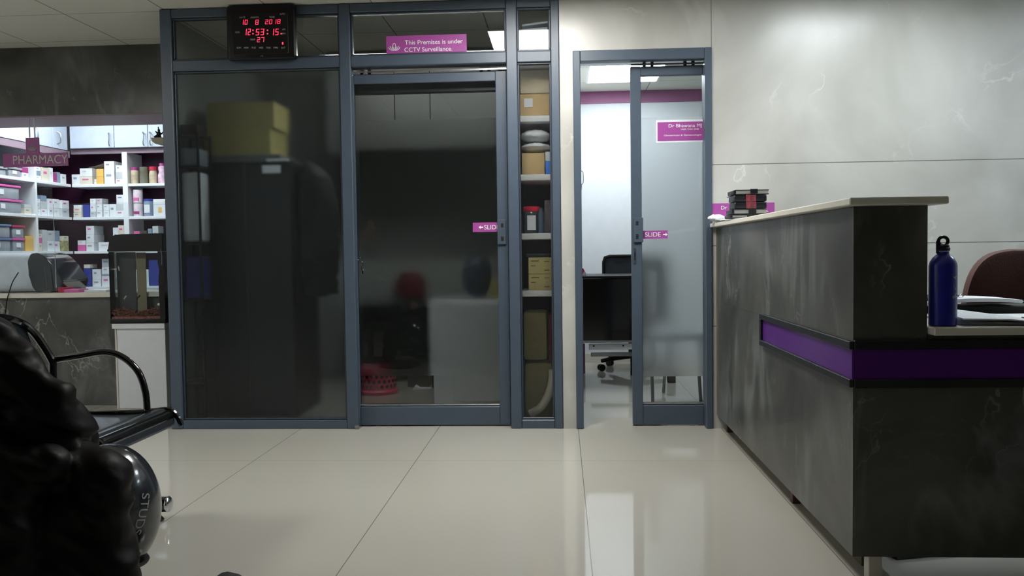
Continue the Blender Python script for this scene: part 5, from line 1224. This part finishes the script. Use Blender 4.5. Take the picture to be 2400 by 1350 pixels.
def hand(bm, w_, d, side):
    d = d.normalized(); up = Vector((0, 0, 1)); s = d.cross(up).normalized() * side; n = s.cross(d).normalized() * side
    palm = w_ + d * .045; tube(bm, [w_, w_ + d * .03, w_ + d * .08], [.024, .036, .034], 12, flat=.5)
    for i, (off, ln) in enumerate(((-.027, .062), (-.009, .070), (.009, .066), (.026, .052))):
        b0 = w_ + d * .078 + s * off; m1 = b0 + d * ln * .45 - up * .008; m2 = m1 + d * ln * .25 - up * .022; e = m2 - up * ln * .25 - d * .006
        tube(bm, [b0, m1, m2, e], [.0095, .009, .0085, .007], 8)
    b0 = w_ + d * .025 - s * .030; tube(bm, [b0, b0 + d * .03 - s * .02 - up * .008, b0 + d * .055 - s * .018 - up * .022], [.011, .010, .008], 8)
hand(bm, WRR + Vector((-.02, .0, -.01)), Vector((.0, .12, -.06)), 1); hand(bm, WRL, Vector((-.01, -.15, -.10)), -1)
remeshed('body', bm, M_SKIN, P, .008, 3)
bm = B()
cap(bm, (-1.78, 2.32, .62), (-1.79, 2.32, .94), .155, .16); cap(bm, (-1.77, 2.16, .97), (-1.86, 2.46, .97), .085, .085)
cap(bm, (-1.70, 2.22, .68), (-1.50, 2.16, .64), .10, .08); cap(bm, (-1.50, 2.12, .76), (-1.36, 2.12, .64), .08, .06)
cap(bm, SHR, ELR, .085, .078); cap(bm, ELR, WRR + (ELR - WRR) * .06, .078, .054); cap(bm, WRR, WRR + Vector((.01, .05, -.06)), .054, .050); cap(bm, (-1.34, 2.12, .56), (-1.27, 2.12, .47), .055, .05); cap(bm, (-1.66, 2.12, .62), (-1.36, 2.11, .56), .08, .06); cap(bm, SHL, ELL, .085, .072); cap(bm, ELL, WRL, .070, .050)
tube(bm, [WRR + (ELR - WRR) * .20, WRR + (ELR - WRR) * .08, WRR], [.060, .066, .056], 16)       # cuff
cap(bm, (-1.66, 2.13, .68), (-1.42, 2.13, .62), .08, .055)                                        # jacket front resting on the thigh
remeshed('jacket', bm, M_JACKET, P, .010, 3, .016, .075)
bm = B()
cap(bm, HIR, KNR, .115, .078); cap(bm, KNR, ANR + Vector((0, 0, .03)), .080, .066); cap(bm, HIL, KNL, .115, .08); cap(bm, KNL, ANL + Vector((0, 0, .03)), .075, .062)
cap(bm, (-1.58, 1.975, .50), (-1.56, 1.96, .16), .05, .06); cap(bm, (-1.48, 1.98, .50), (-1.44, 1.97, .14), .055, .06); cap(bm, (-1.36, 2.0, .42), (-1.36, 1.99, .12), .06, .07); cap(bm, (-1.6, 2.05, .56), (-1.3, 2.04, .48), .07, .06)
cap(bm, (-1.28, 2.10, .34), (-1.245, 2.09, .12), .085, .11)
remeshed('long_coat_tail', bm, M_JACKET, P, .011, 3, .018, .10)
bm = B(); ellipsoid(bm, (-1.745, 2.32, 1.265), (.104, .086, .105), 24, 18)
for v in bm.verts:
    if v.co.x > -1.69 and v.co.z < 1.29: v.co.x = -1.69 - (v.co.x + 1.69) * .3
    v.co.z = max(v.co.z, 1.17)
fin('hair', bm, M_HAIR, P)
for s in (-1, 1):
    bm = B(); ellipsoid(bm, (-1.647, 2.32 + .030 * s, 1.24), (.010, .013, .009), 12, 8); fin('eye', bm, M_PAPER, P)
for an, lab in ((ANR, 0), (ANL, 1)):
    bm = B(); tube(bm, [an + Vector((-.07, 0, -.045)), an + Vector((0, 0, -.04)), an + Vector((.09, 0, -.05)), an + Vector((.17, 0, -.062))], [.036, .044, .042, .024], 14)
    for v in bm.verts: v.co.z = max(v.co.z, .0008)
    fin('shoe', bm, M_BLACK, P)
bm = B(); sp0 = atZ(545, 1346, .07); tube(bm, [(sp0.x - .01, sp0.y - .26, .05), (sp0.x - .005, sp0.y - .14, .052), (sp0.x, sp0.y - .04, .046), (sp0.x, sp0.y + .02, .036)], [.04, .045, .046, .028], 16)
for v in bm.verts: v.co.z = max(v.co.z, .0008)
o = fin('shoe', bm, M_BLACKM); tag(o, 'toe of a black shoe just showing at the bottom edge', 'shoe')
